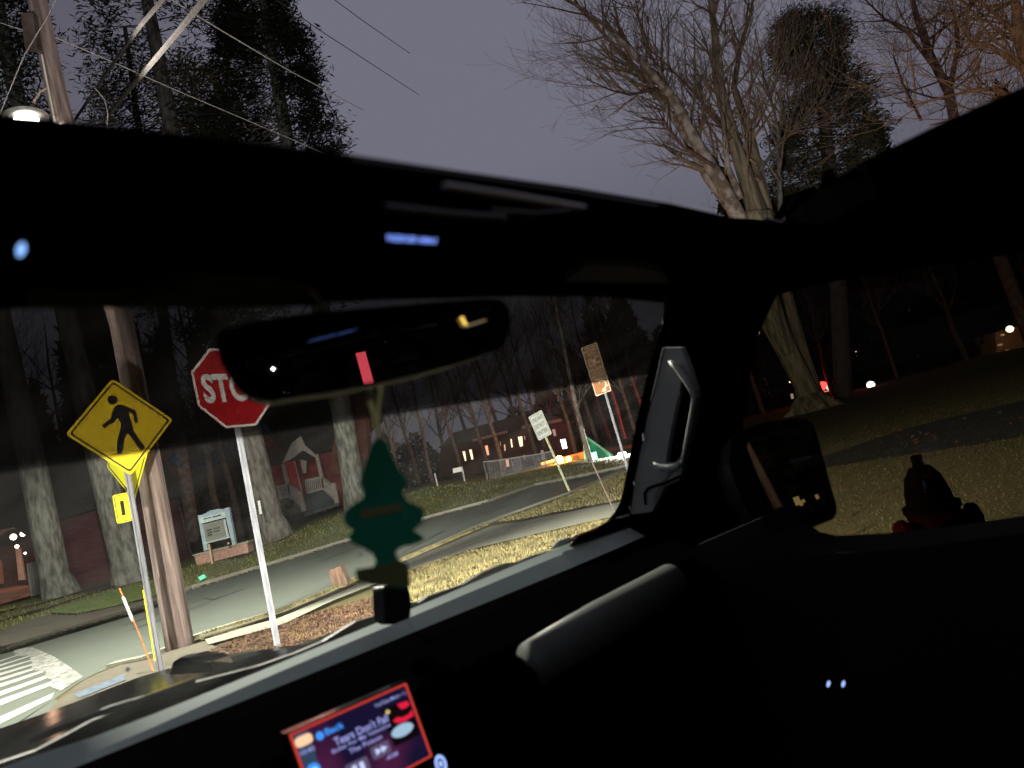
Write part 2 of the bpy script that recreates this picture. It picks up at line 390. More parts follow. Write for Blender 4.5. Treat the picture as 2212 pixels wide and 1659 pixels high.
bank_sheet('far_pavement', [(-150, 1408), (0, 1366), (105, 1331), (165, 1334), (306, 1302), (335, 1292)], [(-150, 1440), (25, 1396), (160, 1356), (310, 1312), (345, 1300)], M_PAVE2, .05)
bank_sheet('dirt_path', [(-150, 1368), (0, 1325), (100, 1303), (250, 1258)], [(-150, 1400), (0, 1345), (100, 1318), (250, 1268)], M_SOIL, .045)
bank_sheet('green_wedge', [(108, 1326), (125, 1316), (200, 1295), (306, 1262), (340, 1256)], [(112, 1328), (165, 1330), (240, 1316), (306, 1299), (345, 1288)], multi('lush_grass', [(.07, .11, .03), (.12, .17, .05), (.16, .18, .06)], 2, .95, .03, 40, 25, .4), .055)
# near pavement strip between verge and road
SW_T = [(440, 1377), (602, 1335), (796, 1252), (876, 1213), (1063, 1135), (1124, 1127), (1199, 1111), (1330, 1086), (1420, 1062)]
SW_B = [(450, 1392), (609, 1349), (712, 1300), (785, 1271), (887, 1231), (1015, 1187), (1169, 1150), (1330, 1114), (1430, 1092)]
mb = MB(); a = resample([on_z(x, y, .045) for x, y in SW_T], 50); b = resample([on_z(x, y, .045) for x, y in SW_B], 50)
mb.strip(a, b); struct('near_pavement', mb, M_CONC)
mb = MB(); a = resample([on_z(x, y, .03) for x, y in [(117, 1520), (183, 1468), (253, 1438), (327, 1423), (430, 1380)]], 20)
b = resample([on_z(x, y, .03) for x, y in [(60, 1600), (183, 1540), (260, 1500), (400, 1460), (520, 1420)]], 20)
mb.strip(a, b); struct('kerb_ramp', mb, M_PAVE2)
# soil patch with leaf litter around the posts
mb = MB(); a = resample([on_z(x, y, .018) for x, y in [(420, 1420), (470, 1392), (560, 1362), (640, 1345), (720, 1312), (800, 1290), (850, 1285)]], 40)
b = resample([on_z(x, y, .018) for x, y in [(330, 1500), (450, 1480), (600, 1440), (700, 1420), (800, 1390), (850, 1370), (880, 1340)]], 40)
rr = random.Random(5)
mb.strip([p + Vector((rr.uniform(-.05, .05), rr.uniform(-.09, .09), 0)) for p in a], b); struct('bare_soil', mb, M_SOIL)
# park footpath on the right
mb = MB(); a = resample([on_z(x, y, .012) for x, y in [(1560, 1075), (1780, 985), (1960, 925), (2100, 890), (2300, 845), (2600, 775)]], 30)
b = resample([on_z(x, y, .012) for x, y in [(1560, 1100), (1780, 1008), (1900, 990), (2000, 975), (2100, 960), (2300, 925), (2700, 860)]], 30)
mb.strip(a, b); struct('footpath', mb, mat('dark_footpath', (.030, .030, .028), .9, .1, 0, (.02, .02, .019), 6))
# painted crossing
def gz(x, y): return on_z(x, y, .011)
mb = MB()
for (yl, xr, yr, th0, th1) in [(1556, 117, 1505, 10, 9), (1517, 127, 1473, 8, 7), (1498, 113, 1460, 6, 6), (1480, 100, 1450, 5, 5), (1467, 92, 1441, 4.5, 4), (1456, 84, 1433, 4, 3.5), (1446, 74, 1426, 3.4, 3), (1437, 67, 1418, 3, 3), (1428, 55, 1411, 2.6, 2.4)]:
    xl = -90; ye = yl + (yl - yr) / xr * 90 + 4
    mb.add([gz(xl, ye - th0 * 1.15), gz(xr, yr - th1), gz(xr - 6, yr + th1 * .4), gz(xl, ye + th0 * .9)], [(0, 1, 2, 3)])
struct('crosswalk_marking', mb, M_PAINT)
mb = MB(); a = resample([on_z(x, y, .014) for x, y in [(28, 1402), (67, 1397), (113, 1416), (150, 1440), (180, 1462)]], 14)
b = resample([on_z(x, y, .014) for x, y in [(32, 1408), (60, 1420), (95, 1448), (116, 1470), (133, 1492)]], 14)
rr = random.Random(8); mb.strip(a, [p + Vector((rr.uniform(-.1, .1), rr.uniform(-.05, .05), 0)) for p in b]); struct('worn_stop_line', mb, M_PAINT2)
mb = MB(); a = [on_z(x, y, .038) for x, y in [(160, 1499), (268, 1456)]]; b = [on_z(x, y, .038) for x, y in [(170, 1508), (272, 1468)]]
mb.strip(a, b); struct('tactile_paving', mb, mat('blue_grey_paving', (.10, .13, .17), .8, .2, 0, (.05, .07, .09), 20))

# leaf litter and grass tufts on the near verge
def in_poly(x, y, P):
    c = False; j = len(P) - 1
    for i in range(len(P)):
        if (P[i][1] > y) != (P[j][1] > y) and x < (P[j][0] - P[i][0]) * (y - P[i][1]) / (P[j][1] - P[i][1]) + P[i][0]: c = not c
        j = i
    return c
def scatter(poly, cnt, seed):
    rr = random.Random(seed); xs = [p.x for p in poly]; ys = [p.y for p in poly]; P = [(p.x, p.y) for p in poly]; out = []
    while len(out) < cnt:
        x = rr.uniform(min(xs), max(xs)); y = rr.uniform(min(ys), max(ys))
        if in_poly(x, y, P): out.append((x, y))
    return out
def tufts(name, poly, cnt, seed, h, wd, m, z=0, lean=.8):
    mb = MB(); rr = random.Random(seed)
    for x, y in scatter(poly, cnt, seed):
        a = rr.uniform(0, 6.28); hh = h * rr.uniform(.4, 1.2); l = rr.uniform(.1, lean) * hh; b = rr.uniform(0, 6.28)
        c, s = math.cos(a) * wd, math.sin(a) * wd
        mb.add([(x - c, y - s, z), (x + c, y + s, z), (x + math.cos(b) * l, y + math.sin(b) * l, z + hh)], [(0, 1, 2)])
    return tag(mb.build(name, m, recalc=False), kind='stuff')
def litter(name, poly, cnt, seed, s, m, z=.02):
    mb = MB(); rr = random.Random(seed)
    for x, y in scatter(poly, cnt, seed):
        a = rr.uniform(0, 6.28); q = s * rr.uniform(.5, 1.4); u = Vector((math.cos(a), math.sin(a), rr.uniform(-.5, .5))) * q; v = Vector((-math.sin(a), math.cos(a), rr.uniform(-.5, .5))) * q * .6
        p = Vector((x, y, z + q * .4)); mb.add([p - u, p - v, p + u, p + v], [(0, 1, 2, 3)])
    return tag(mb.build(name, m, recalc=False), kind='stuff')
VERGE = [on_z(x, y, 0) for x, y in [(870, 1240), (1015, 1195), (1169, 1158), (1420, 1098), (1450, 1250), (1100, 1300), (860, 1360), (850, 1285)]]
ISLE = [on_z(x, y, 0) for x, y in [(1070, 1128), (1160, 1098), (1230, 1070), (1345, 1020), (1420, 1000), (1430, 1056), (1330, 1082), (1199, 1107), (1124, 1122)]]
STRIP = [on_z(x, y, 0) for x, y in [(430, 1380), (610, 1327), (790, 1248), (900, 1205), (1060, 1136), (876, 1211), (796, 1250), (602, 1333)]]
SOILP = [on_z(x, y, 0) for x, y in [(420, 1425), (560, 1368), (720, 1318), (850, 1290), (880, 1340), (700, 1420), (450, 1480), (350, 1500)]]
MB_GR = mat('dry_grass_blades', (.25, .21, .095), .9, .1, 0, (.10, .09, .04), 2.5)
MB_GR2 = mat('straw_grass_blades', (.15, .10, .045), .9, .1, 0, (.05, .03, .018), 3)
MB_LEAF = mat('dead_leaves', (.10, .052, .038), .9, .1, 0, (.032, .015, .011), 5)
tufts('grass', VERGE, 24000, 1, .065, .006, MB_GR); litter('verge_leaves', VERGE, 700, 15, .035, MB_LEAF); tufts('grass', ISLE, 9000, 2, .06, .009, MB_GR); tufts('grass', STRIP, 2500, 3, .05, .008, MB_GR, .04)
tufts('dry_grass', SOILP, 6000, 4, .05, .005, MB_GR2, .015); litter('fallen_leaves', SOILP, 3500, 5, .028, MB_LEAF, .02)
LAWNR = [on_z(x, y, 0) for x, y in [(1560, 930), (1745, 892), (1900, 850), (2400, 760), (2700, 1000), (2500, 1250), (1600, 1230)]]
tufts('lawn_grass', LAWNR, 22000, 6, .03, .006, mat('olive_lawn_blades', (.07, .054, .024), .9, .1, 0, (.045, .034, .016), 1.5)); litter('lawn_leaves', LAWNR, 900, 7, .04, MB_LEAF)
farline = resample(far0, 40)
poly = [p + Vector((0, -.35, 0)) for p in farline] + [p + Vector((0, .25, 0)) for p in reversed(farline)]
litter('gutter_leaves', poly, 3500, 9, .045, mat('pale_dead_leaves', (.26, .19, .11), .9, .1, 0, (.10, .06, .035), 5), .01)
mb = MB(); rr = random.Random(12)
for i in range(n - 1):
    for k in range(8):
        for _ in range(14):
            s, t = rr.random(), rr.random(); p = rows[k][i].lerp(rows[k][i + 1], s).lerp(rows[k + 1][i].lerp(rows[k + 1][i + 1], s), t)
            a = rr.uniform(0, 6.28); c, q = math.cos(a) * .014, math.sin(a) * .014; b = rr.uniform(0, 6.28)
            mb.add([(p.x - c, p.y - q, p.z - .01), (p.x + c, p.y + q, p.z - .01), (p.x + math.cos(b) * .05, p.y + math.sin(b) * .05, p.z + rr.uniform(.04, .12))], [(0, 1, 2)])
tag(mb.build('bank_grass', mat('bank_grass_blades', (.20, .19, .07), .9, .1, 0, (.10, .07, .04), .6), recalc=False), kind='stuff')

# ================================================================== SIGNS
def z2(x, y): return (x / 3.272, y / 3.272 + 645.2)
# --- pedestrian crossing sign
base = on_z(350, 1456, 0)
corr = [((0, 1), z2(795, 560)), ((1, 0), z2(1220, 860)), ((0, -1), z2(925, 1245)), ((-1, 0), z2(460, 965))]
C, U, V, n_, yaw, e = panel_pose(corr, base.y); print('ped', yaw, e, U.length, V.length)
fr = (C, U, V, n_); ped = thing('pedestrian_sign', base, 'yellow diamond warning sign with black walking figure on a perforated steel post', 'road sign')
dia = [(0, 1), (1, 0), (0, -1), (-1, 0)]
cr = round_poly(dia, .08)
plate(fr, cr, .004, 0).build('sign_panel', M_YELLOW, ped)
pan = ped.children[0]
sc_ = lambda P, k: [p * k for p in P]
ringplate(fr, round_poly([(0, .935), (.935, 0), (0, -.935), (-.935, 0)], .07), round_poly([(0, .89), (.89, 0), (0, -.89), (-.89, 0)], .06), .0012, .0045).build('sign_border', M_INK, ped)
c0 = Vector((850, 907)); Uz = Vector((380, -52)); Vz = Vector((-65, -342)); det = Uz.x * Vz.y - Uz.y * Vz.x
def uv(x, y):
    d = Vector((x, y)) - c0; return ((d.x * Vz.y - d.y * Vz.x) / det, (Uz.x * d.y - Uz.y * d.x) / det)
fig = [(815, 757), (835, 750), (868, 756), (945, 788), (958, 812), (971, 878), (948, 880), (934, 822), (903, 803), (912, 850), (928, 895), (936, 935), (985, 1010), (1020, 1053), (992, 1081), (945, 1020), (892, 948), (872, 1000), (855, 1099), (817, 1097), (821, 1000), (838, 940), (848, 885), (820, 846), (802, 872), (731, 917), (714, 899), (772, 852), (786, 800), (800, 770)]
mb = plate(fr, [uv(*p) for p in fig], .0012, .0045); hu, hv = uv(787, 718)
plate(fr, [(hu + .094 * math.cos(t * .314), hv + .094 * math.sin(t * .314)) for t in range(20)], .0012, .0045, mb)
mb.build('walking_figure', M_INK, ped)
side = U.normalized(); side.z = 0; side.normalize()
top = loc2(fr, 0, .8, -.004); botm = loc2(fr, -.02, -.95, -.012)
pb = base.copy(); 
mb = channel_post(pb, top, side, n_, .062, .03); nf = len(mb.f); mx = (top - pb)      # punched holes belong to the post's surface
for i in range(70):
    p = pb + mx * ((i + .5) / 78) ; mb.box(p + n_ * .0005, side * .0042, mx.normalized() * .006, n_ * .0008)
o = mb.build('post', M_STEEL, ped, recalc=False); o.data.materials.append(M_INK)
for k, pl in enumerate(o.data.polygons): pl.material_index = 1 if k >= nf else 0
mb = MB(); mb.box(pb + mx * .17 - side * .040 - n_ * .02, side * .007, mx.normalized() * .36, n_ * .004); mb.build('reflector_strip', M_LIME, ped)
for v in (.55, -.55): mb = MB(); mb.tube([loc2(fr, 0, v, .004), loc2(fr, 0, v, .009)], .008, 8); mb.build('bolt', M_STEEL, ped)
# second diamond and plaque, turned to face the crossing traffic
C2 = pb + mx * .70 - side * .0 - n_ * .05
turn = Matrix.Rotation(R(-77), 3, 'Z'); n2 = turn @ n_; U2 = (turn @ side); V2 = mx.normalized()
Cd = at(275, 990, C.y + .48); hd = .48
fr2 = (Cd, U2 * hd, V2 * hd, n2)
p2 = plate(fr2, cr, .004, 0).build('side_panel', M_LIME, ped); tag(p2, 'lime yellow panel edge showing behind the diamond')
ringplate(fr2, round_poly([(0, .935), (.935, 0), (0, -.935), (-.935, 0)], .07), round_poly([(0, .89), (.89, 0), (0, -.89), (-.89, 0)], .06), .0012, .0045).build('side_panel_border', M_INK, p2)
# plaque with arrow
Cq = at(271, 1096, (C - n_ * .05).y + .02); frp = (Cq, side, V2, n_)
pw, ph = .105, .150
p3 = plate(frp, round_poly([(-pw, -ph), (pw, -ph), (pw, ph), (-pw, ph)], .03), .003, 0).build('arrow_plaque', M_LIME, ped)
ringplate(frp, round_poly([(-pw + .012, -ph + .012), (pw - .012, -ph + .012), (pw - .012, ph - .012), (-pw + .012, ph - .012)], .025), round_poly([(-pw + .018, -ph + .018), (pw - .018, -ph + .018), (pw - .018, ph - .018), (-pw + .018, ph - .018)], .02), .001, .0035).build('plaque_border', M_INK, p3)
plate(frp, [(-.045, -.075), (-.01, -.075), (-.01, .075), (-.045, .075)], .001, .0035).build('plaque_symbol', M_INK, p3)
# --- stop sign
base = on_z(604, 1402, 0)
corr = [((-.414, 1), z2(1480, 345)), ((-1, .414), z2(1345, 520)), ((-1, -.414), z2(1395, 770)), ((-.414, -1), z2(1590, 915)), ((.414, -1), z2(1820, 885)), ((1, -.414), z2(1915, 740))]
C, U, V, n_, yaw, e = panel_pose(corr, base.y); print('stop', yaw, e, U.length, V.length)
fr = (C, U, V, n_); stop = thing('stop_sign', base, 'red octagonal STOP sign on a ribbed steel post', 'stop sign')
octa = [(math.cos(R(22.5 + 45 * k)) / math.cos(R(22.5)), math.sin(R(22.5 + 45 * k)) / math.cos(R(22.5))) for k in range(8)]
oc = round_poly(octa, .04, 3)
plate(fr, oc, .004, 0).build('sign_panel', M_RED, stop)
ringplate(fr, sc_(oc, .995), sc_(oc, .938), .001, .0045).build('sign_border', M_WHITE, stop)
mb = MB(); text_into(mb, 'STOP', (-.80, -.365, .80, .365), fr, .0045, .035); mb.build('lettering', M_WHITE, stop)
side = U.normalized(); side.z = 0; side.normalize()
top = loc2(fr, 0, .9, -.004); mb = channel_post(base, top, side, n_, .066, .03); mb.build('post', M_STEEL, stop)
for v in (.62, -.62): mb = MB(); mb.tube([loc2(fr, 0, v, .004), loc2(fr, 0, v, .009)], .008, 8); mb.build('bolt', M_STEEL, stop)
# --- one way / do not enter
def zo(x, y): return (x / 18.0 + 1133.6, y / 18.0 + 875.6)      # crop 1230..1310, 950..1050
base = on_z(1231, 1065, 0); dpt = base.y
corr = [((-.6, 1), zo(140, 450)), ((.6, 1), zo(650, 175)), ((.6, -1), zo(1060, 1095)), ((-.6, -1), zo(545, 1385))]
C, U, V, n_, yaw, e = panel_pose(corr, dpt); print('oneway', yaw, e, U.length, V.length)
fr = (C, U, V, n_); ow = thing('one_way_sign', base, 'small white sign reading ONE WAY DO NOT ENTER on a leaning thin post', 'road sign')
plate(fr, round_poly([(-.6, -1), (.6, -1), (.6, 1), (-.6, 1)], .13), .004).build('sign_panel', mat('aged_white_sheeting', (.36, .37, .34), .6, .2, 0, (.30, .31, .285), 8), ow)
ringplate(fr, round_poly([(-.53, -.92), (.53, -.92), (.53, .92), (-.53, .92)], .1), round_poly([(-.50, -.89), (.50, -.89), (.50, .89), (-.50, .89)], .09), .001, .0045).build('sign_border', mat('grey_ink', (.12, .14, .12), .6), ow)
mb = MB(); text_into(mb, 'ONE WAY', (-.47, .38, .47, .68), fr, .0045, .01); text_into(mb, 'DO NOT', (-.42, -.14, .42, .18), fr, .0045, .01); text_into(mb, 'ENTER', (-.42, -.68, .42, -.36), fr, .0045, .01)
mb.build('lettering', mat('faded_black_ink', (.035, .045, .035), .6), ow)
side = U.normalized(); side.z = 0; side.normalize()
channel_post(base, loc2(fr, 0, .8, -.004), side, n_, .06, .03).build('post', mat('green_grey_post', (.42, .42, .26), .6, .3, .1, (.28, .29, .17), 12), ow)
# --- historic site pair
def zh(x, y): return (x / 12.0 + 1235.0, y / 12.0 + 728.1)      # crop 1340..1450, 790..940  (11.06*1.085)
base = on_z(1357, 1019, 0)
hist = thing('historic_site_sign', base, 'two stacked brown historic signs with cream lettering on a tall steel post', 'tourist sign')
corr = [((-.6, 1), zh(240, 295)), ((.6, 1), zh(640, 120)), ((.6, -1), zh(835, 755)), ((-.6, -1), zh(425, 895))]
C, U, V, n_, yaw, e = panel_pose(corr, base.y); print('hist1', yaw, e, U.length, V.length)
fr = (C, U, V, n_); P = [(-.6, -1), (.6, -1), (.6, 1), (-.6, 1)]
pan = plate(fr, round_poly(P, .12), .004).build('upper_panel', M_BROWN, hist)
ringplate(fr, round_poly(P, .12), round_poly([(-.53, -.93), (.53, -.93), (.53, .93), (-.53, .93)], .08), .001, .0045).build('upper_border', M_CREAM, pan)
mb = MB(); text_into(mb, 'HISTORIC', (-.47, .44, .47, .66), fr, .0045, .03); text_into(mb, 'SITE', (-.26, .14, .26, .36), fr, .0045, .03)
text_into(mb, 'D', (-.40, -.70, .02, -.10), fr, .0045, .02); text_into(mb, 'C', (.02, -.62, .44, -.02), fr, .0045, .02); text_into(mb, 'T', (-.2, -.86, .22, -.25), fr, .0052, .02)
mb.box(loc2(fr, -.2, .79, .005), U * .2, V * .035, n_ * .0006); mb.box(loc2(fr, .28, .79, .005), U * .17, V * .035, n_ * .0006)
mb.box(loc2(fr, -.12, .02, .005), U * .03, V * .05, n_ * .0006); mb.box(loc2(fr, .16, .04, .005), U * .03, V * .04, n_ * .0006)
mb.build('upper_lettering', M_CREAM, pan)
corr = [((-.6, 1), zh(435, 905)), ((.6, 1), zh(835, 765)), ((.6, -1), zh(1035, 1385)), ((-.6, -1), zh(625, 1550))]
C, U, V, n_, yaw, e = panel_pose(corr, base.y); print('hist2', yaw, e, U.length, V.length)
fr = (C, U, V, n_)
pan = plate(fr, round_poly(P, .12), .004).build('lower_panel', M_BROWN, hist)
ringplate(fr, round_poly(P, .12), round_poly([(-.53, -.93), (.53, -.93), (.53, .93), (-.53, .93)], .08), .001, .0045).build('lower_border', M_CREAM, pan)
mb = MB(); text_into(mb, 'HISTORIC', (-.47, .38, .47, .60), fr, .0045, .03); text_into(mb, 'TOUR', (-.26, .10, .26, .32), fr, .0045, .03)
mb.box(loc2(fr, -.2, .74, .005), U * .2, V * .03, n_ * .0006); mb.box(loc2(fr, .26, .74, .005), U * .17, V * .03, n_ * .0006)
# hooked arrow
A_ = [(-.14, -.1), (0, .02), (.2, .0), (.36, -.16), (.36, -.36), (.24, -.56)]
for (a, b), (c, d) in zip(A_, A_[1:]):
    t = Vector((c - a, d - b)); t.normalize(); nn = Vector((-t.y, t.x)) * .055
    plate(fr, [(a + nn.x, b + nn.y), (a - nn.x, b - nn.y), (c - nn.x, d - nn.y), (c + nn.x, d + nn.y)], .001, .0045, mb)
plate(fr, [(.42, -.40), (-.0, -.62), (-.12, -.83), (.14, -.88), (.30, -.80), (.24, -.62), (.5, -.52)], .001, .0047, mb)
mb.build('lower_lettering', M_CREAM, pan)
side = U.normalized(); side.z = 0; side.normalize()
channel_post(base, loc2(fr, .12, .0, -.004), side, n_, .07, .035).build('post', M_STEEL, hist)

# --- driveway marker stick with white reflector sleeve
b0 = on_z(334, 1456, 0); t0 = at(258, 1271, b0.y + .25); mk = thing('driveway_marker', b0, 'thin orange driveway marker rod with white reflective sleeve', 'marker rod')
mb = MB(); mb.tube([b0, b0.lerp(t0, .5) + Vector((.01, 0, 0)), t0], .008, 8); mb.build('rod', mat('orange_rod', (.62, .22, .05), .5, .3, 0, (.45, .13, .03), 12), mk)
mb = MB(); mb.tube([b0.lerp(t0, .61), b0.lerp(t0, .64), b0.lerp(t0, .88), b0.lerp(t0, .90)], [.010, .016, .016, .010], 8); mb.build('reflector_sleeve', M_WHITE, mk)
# thin dark rod in front of the far trees
b0 = on_z(1329, 1109, 0); t0 = at(1262, 960, b0.y); mb = MB(); mb.tube([b0, t0], .012, 6)
tag(mb.build('marker_rod', M_BARK_DARK), 'plain dark thin rod standing in the grass left of the historic sign', 'marker rod')
# wooden marker post in the kerbside grass
base = on_z(741, 1272, 0); mb = MB()
q = [(708, 1233), (735, 1222), (750, 1258), (748, 1268), (719, 1273)]
P = [at(x, y, base.y) for x, y in q]; mb.prism(P, Vector((.03, .12, .0)))
tag(mb.build('wooden_marker', mat('cut_wood', (.17, .11, .08), .9, .1, 0, (.09, .055, .04), 9, 6, bump=.008, stretch=(3, 3, .5)), bevel=.01), 'short square timber stub leaning in the kerbside grass', 'timber stub')

# ================================================================== UTILITY POLE, STREET LAMP, WIRES
base = on_z(390, 1402, 0); D0 = base.y
pole = thing('utility_pole', base, 'stout weathered wooden utility pole behind the yellow pedestrian sign', 'utility pole')
cl = [(389, 1400, .165), (352, 1180, .158), (318, 985, .150), (264, 705, .142), (128, 228, .125), (92, 60, .12), (60, -110, .115), (30, -260, .11)]
pts = [at(x, y, D0) for x, y, r in cl]; pts[0] = base
mb = MB(); P = []; RR = []
for i in range(len(pts) - 1):
    for k in range(6): P.append(pts[i].lerp(pts[i + 1], k / 6)); RR.append(cl[i][2] + (cl[i + 1][2] - cl[i][2]) * k / 6)
mb.tube(P, RR, 20); mb.build('pole_shaft', M_WOODPOLE, pole, smooth=True)
# hardware at the top
mb = MB(); mb.tube([at(90, 118, D0 - .17), at(104, 190, D0 - .18), at(121, 272, D0 - .19)], .012, 8);
mb.build('conduit', mat('pale_conduit', (.7, .66, .55), .5, .4), pole)
for (x, y) in [(62, 46), (62, 84)]:
    mb = MB(); c = at(x, y, D0 - .2); mb.lathe(c - Vector((0, 0, .04)), [(.0, 0), (.03, .01), (.022, .03), (.035, .045), (.02, .07), (0, .075)], 10); mb.build('insulator', mat('white_porcelain', (.8, .8, .8), .2, .6), pole)
mb = MB(); mb.box(at(68, 70, D0 - .2), Vector((.06, .03, 0)), Vector((0, .05, 0)), Vector((.02, 0, .24))); mb.build('bracket', M_BARK_DARK, pole)
lampt = thing('street_lamp', at(100, 190, D0), 'lit white street lamp on a curved arm near the pole top', 'street lamp')
mb = MB(); mb.tube([at(103, 190, D0 - .1), at(88, 197, D0 - .2), at(74, 218, D0 - .3), at(69, 238, D0 - .32)], .014, 8); mb.build('lamp_arm', mat('tan_metal', (.55, .42, .3), .5), lampt)
LC = at(56, 252, D0 - .35)
mb = MB(); mb.lathe(LC, [(.02, .10), (.08, .085), (.13, .035), (.25, .01), (.255, -.005), (.12, 0.0)], 24); mb.build('lamp_shade', mat('pale_lamp_shade', (.16, .16, .155), .4), lampt, smooth=True)
mb = MB(); mb.lathe(LC - Vector((0, 0, .075)), [(0, -.06), (.07, -.05), (.12, -.02), (.14, .03), (.12, .07)], 24); mb.build('lamp_globe', emis('lamp_glow', (1, .96, .86), 30), lampt, smooth=True)
l = lamp('SPOT', LC - Vector((0, 0, .2)), 10500, (1, .95, .82), lampt, shadow_soft_size=.12, spot_size=R(176), spot_blend=.12); aim(l, (.3, .15, -1))
def wire(pts, r, label, m, group=None, sag=0, name='overhead_wire'):
    P = resample(pts, 14)
    if sag:
        for i, p in enumerate(P): t = i / 13; P[i] = p - Vector((0, 0, 4 * sag * t * (1 - t)))
    mb = MB(); mb.tube(P, r, 5); return tag(mb.build(name, m), label, 'overhead wire', group)
M_WIRE = mat('pale_wire', (.35, .33, .32), .6, .3); M_CABLE = mat('cable_bundle', (.035, .032, .03), .9, 0)
wire([at(-60, 30, D0), at(66, 70, D0 - .15)], .007, 'short overhead wire from the left edge to the utility pole', M_WIRE)
wire([at(112, 78, D0), at(240, 132, 10.5), at(350, 182, 12), at(680, 322, 17), at(900, 440, 22)], .008, 'pale overhead wire lowest of the wires left of the roof opening', M_WIRE)
wire([at(340, -20, 9), at(460, 55, 10), at(620, 150, 13), at(785, 238, 17)], .009, 'bright overhead wire crossing the dense conifer', M_WIRE)
wire([at(570, -20, 9), at(690, 65, 11), at(775, 120, 13), at(905, 205, 18)], .007, 'faint overhead wire just right of the dense conifer', M_CABLE)
wire([at(690, -25, 9), at(780, 42, 11), at(885, 115, 14)], .006, 'faintest overhead wire, rightmost against the open sky', M_CABLE)
wire([at(490, -60, 6), at(380, 75, 8), at(228, 255, 11)], .030, 'thick twisted cable bundle running up from the roof edge', M_CABLE)
wire([at(385, -40, 6), at(300, 60, 8), at(236, 150, 10), at(160, 262, 12)], .022, 'second thick cable nearer the pole', M_CABLE)
wire([at(135, -30, D0 - .3), at(103, 35, D0 - .3), at(52, 120, D0 - .3), at(-2, 250, D0 - .3)], .007, 'white guy wire slanting past the pole to the lamp', M_WIRE)
wire([at(205, 190, 10.2), at(226, 215, 10.2), at(233, 245, 10.2), at(231, 275, 10.2), at(228, 330, 10.2)], .008, 'loop of slack cable beside the thick bundle', M_WIRE)

# ================================================================== TREES
def grow(mb, rr, p, d, L, r, lvl, maxl, spread=.7, kids=4, sides=(7, 5, 4, 3, 3), up=.08, frac=.62, wob=.22, start=.3):
    n = 5 if lvl < 2 else 4; pts = [p.copy()]; rad = [r]; q = p.copy(); dd = d.normalized()
    for i in range(n):
        dd = (dd + Vector((rr.uniform(-wob, wob), rr.uniform(-wob, wob), rr.uniform(-wob, wob) * .6 + up))).normalized()
        q = q + dd * (L / n); pts.append(q.copy()); rad.append(max(.006, r * (1 - .75 * (i + 1) / n)))
    mb.tube(pts, rad, sides[min(lvl, 4)], cap=False)
    if lvl >= maxl: return
    for k in range(kids + (1 if rr.random() < .5 else 0)):
        t = rr.uniform(start, 1.0) * n; i = min(int(t), n - 1); s = pts[i].lerp(pts[i + 1], t - i)
        ax = (pts[i + 1] - pts[i]).normalized(); o = Vector((rr.uniform(-1, 1), rr.uniform(-1, 1), rr.uniform(-.6, 1))); o = (o - ax * o.dot(ax)).normalized()
        nd = (ax + o * rr.uniform(spread * .6, spread * 1.4)).normalized()
        grow(mb, rr, s, nd, L * frac * rr.uniform(.7, 1.15), rad[i] * rr.uniform(.45, .65), lvl + 1, maxl, spread, kids, sides, up, frac, wob, .15)
def stem(mb, pts, rad, n=12, bump=.0, rr=None):
    P = []; RR = []
    for i in range(len(pts) - 1):
        for k in range(5): t = k / 5; P.append(pts[i].lerp(pts[i + 1], t)); RR.append(rad[i] + (rad[i + 1] - rad[i]) * t)
    P.append(pts[-1]); RR.append(rad[-1]); mb.tube(P, RR, n); return P, RR
M_TWIG = mat('tan_twigs', (.30, .21, .15), .95, .1, 0, (.16, .11, .08), 2); M_TWIG2 = mat('brown_twigs', (.22, .16, .115), .95, .1, 0, (.11, .08, .06), 2)
# ---- the big old tree: base seen through the side window, crown through the roof opening
DT = 34.0; rr = random.Random(21)
big = thing('bare_tree', on_z(1735, 893, 0), 'huge old leafless tree with furrowed leaning trunk on the right lawn', 'tree')
mb = MB()
tp = [(1756, 893, .85), (1752, 872, .58), (1738, 832, .46), (1702, 760, .46), (1668, 690, .56), (1648, 640, .66), (1630, 560, .85), (1618, 470, 1.10)]
P, RR = stem(mb, [at(x, y, DT) for x, y, r in tp], [r for x, y, r in tp], 20)
for k in range(7):      # root flare
    a = k * .9 + .3; b0 = at(1755, 882, DT); mb.tube([b0 + Vector((0, 0, .8)), b0 + Vector((math.cos(a) * .9, math.sin(a) * .9, -.05)), b0 + Vector((math.cos(a) * 1.7, math.sin(a) * 1.7, -.45))], [.30, .22, .08], 8)
stem(mb, [at(1704, 765, DT - .25), at(1672, 715, DT - .35), at(1648, 685, DT - .4), at(1630, 672, DT - .45)], [.26, .2, .13, .05], 8)
stem(mb, [at(1792, 886, DT + .3), at(1764, 845, DT + .4), at(1738, 770, DT + .4), at(1712, 680, DT + .4), at(1690, 600, DT + .4)], [.2, .26, .24, .24, .25], 10)
mb.build('trunk', M_BARK_OLIVE, big, smooth=True)
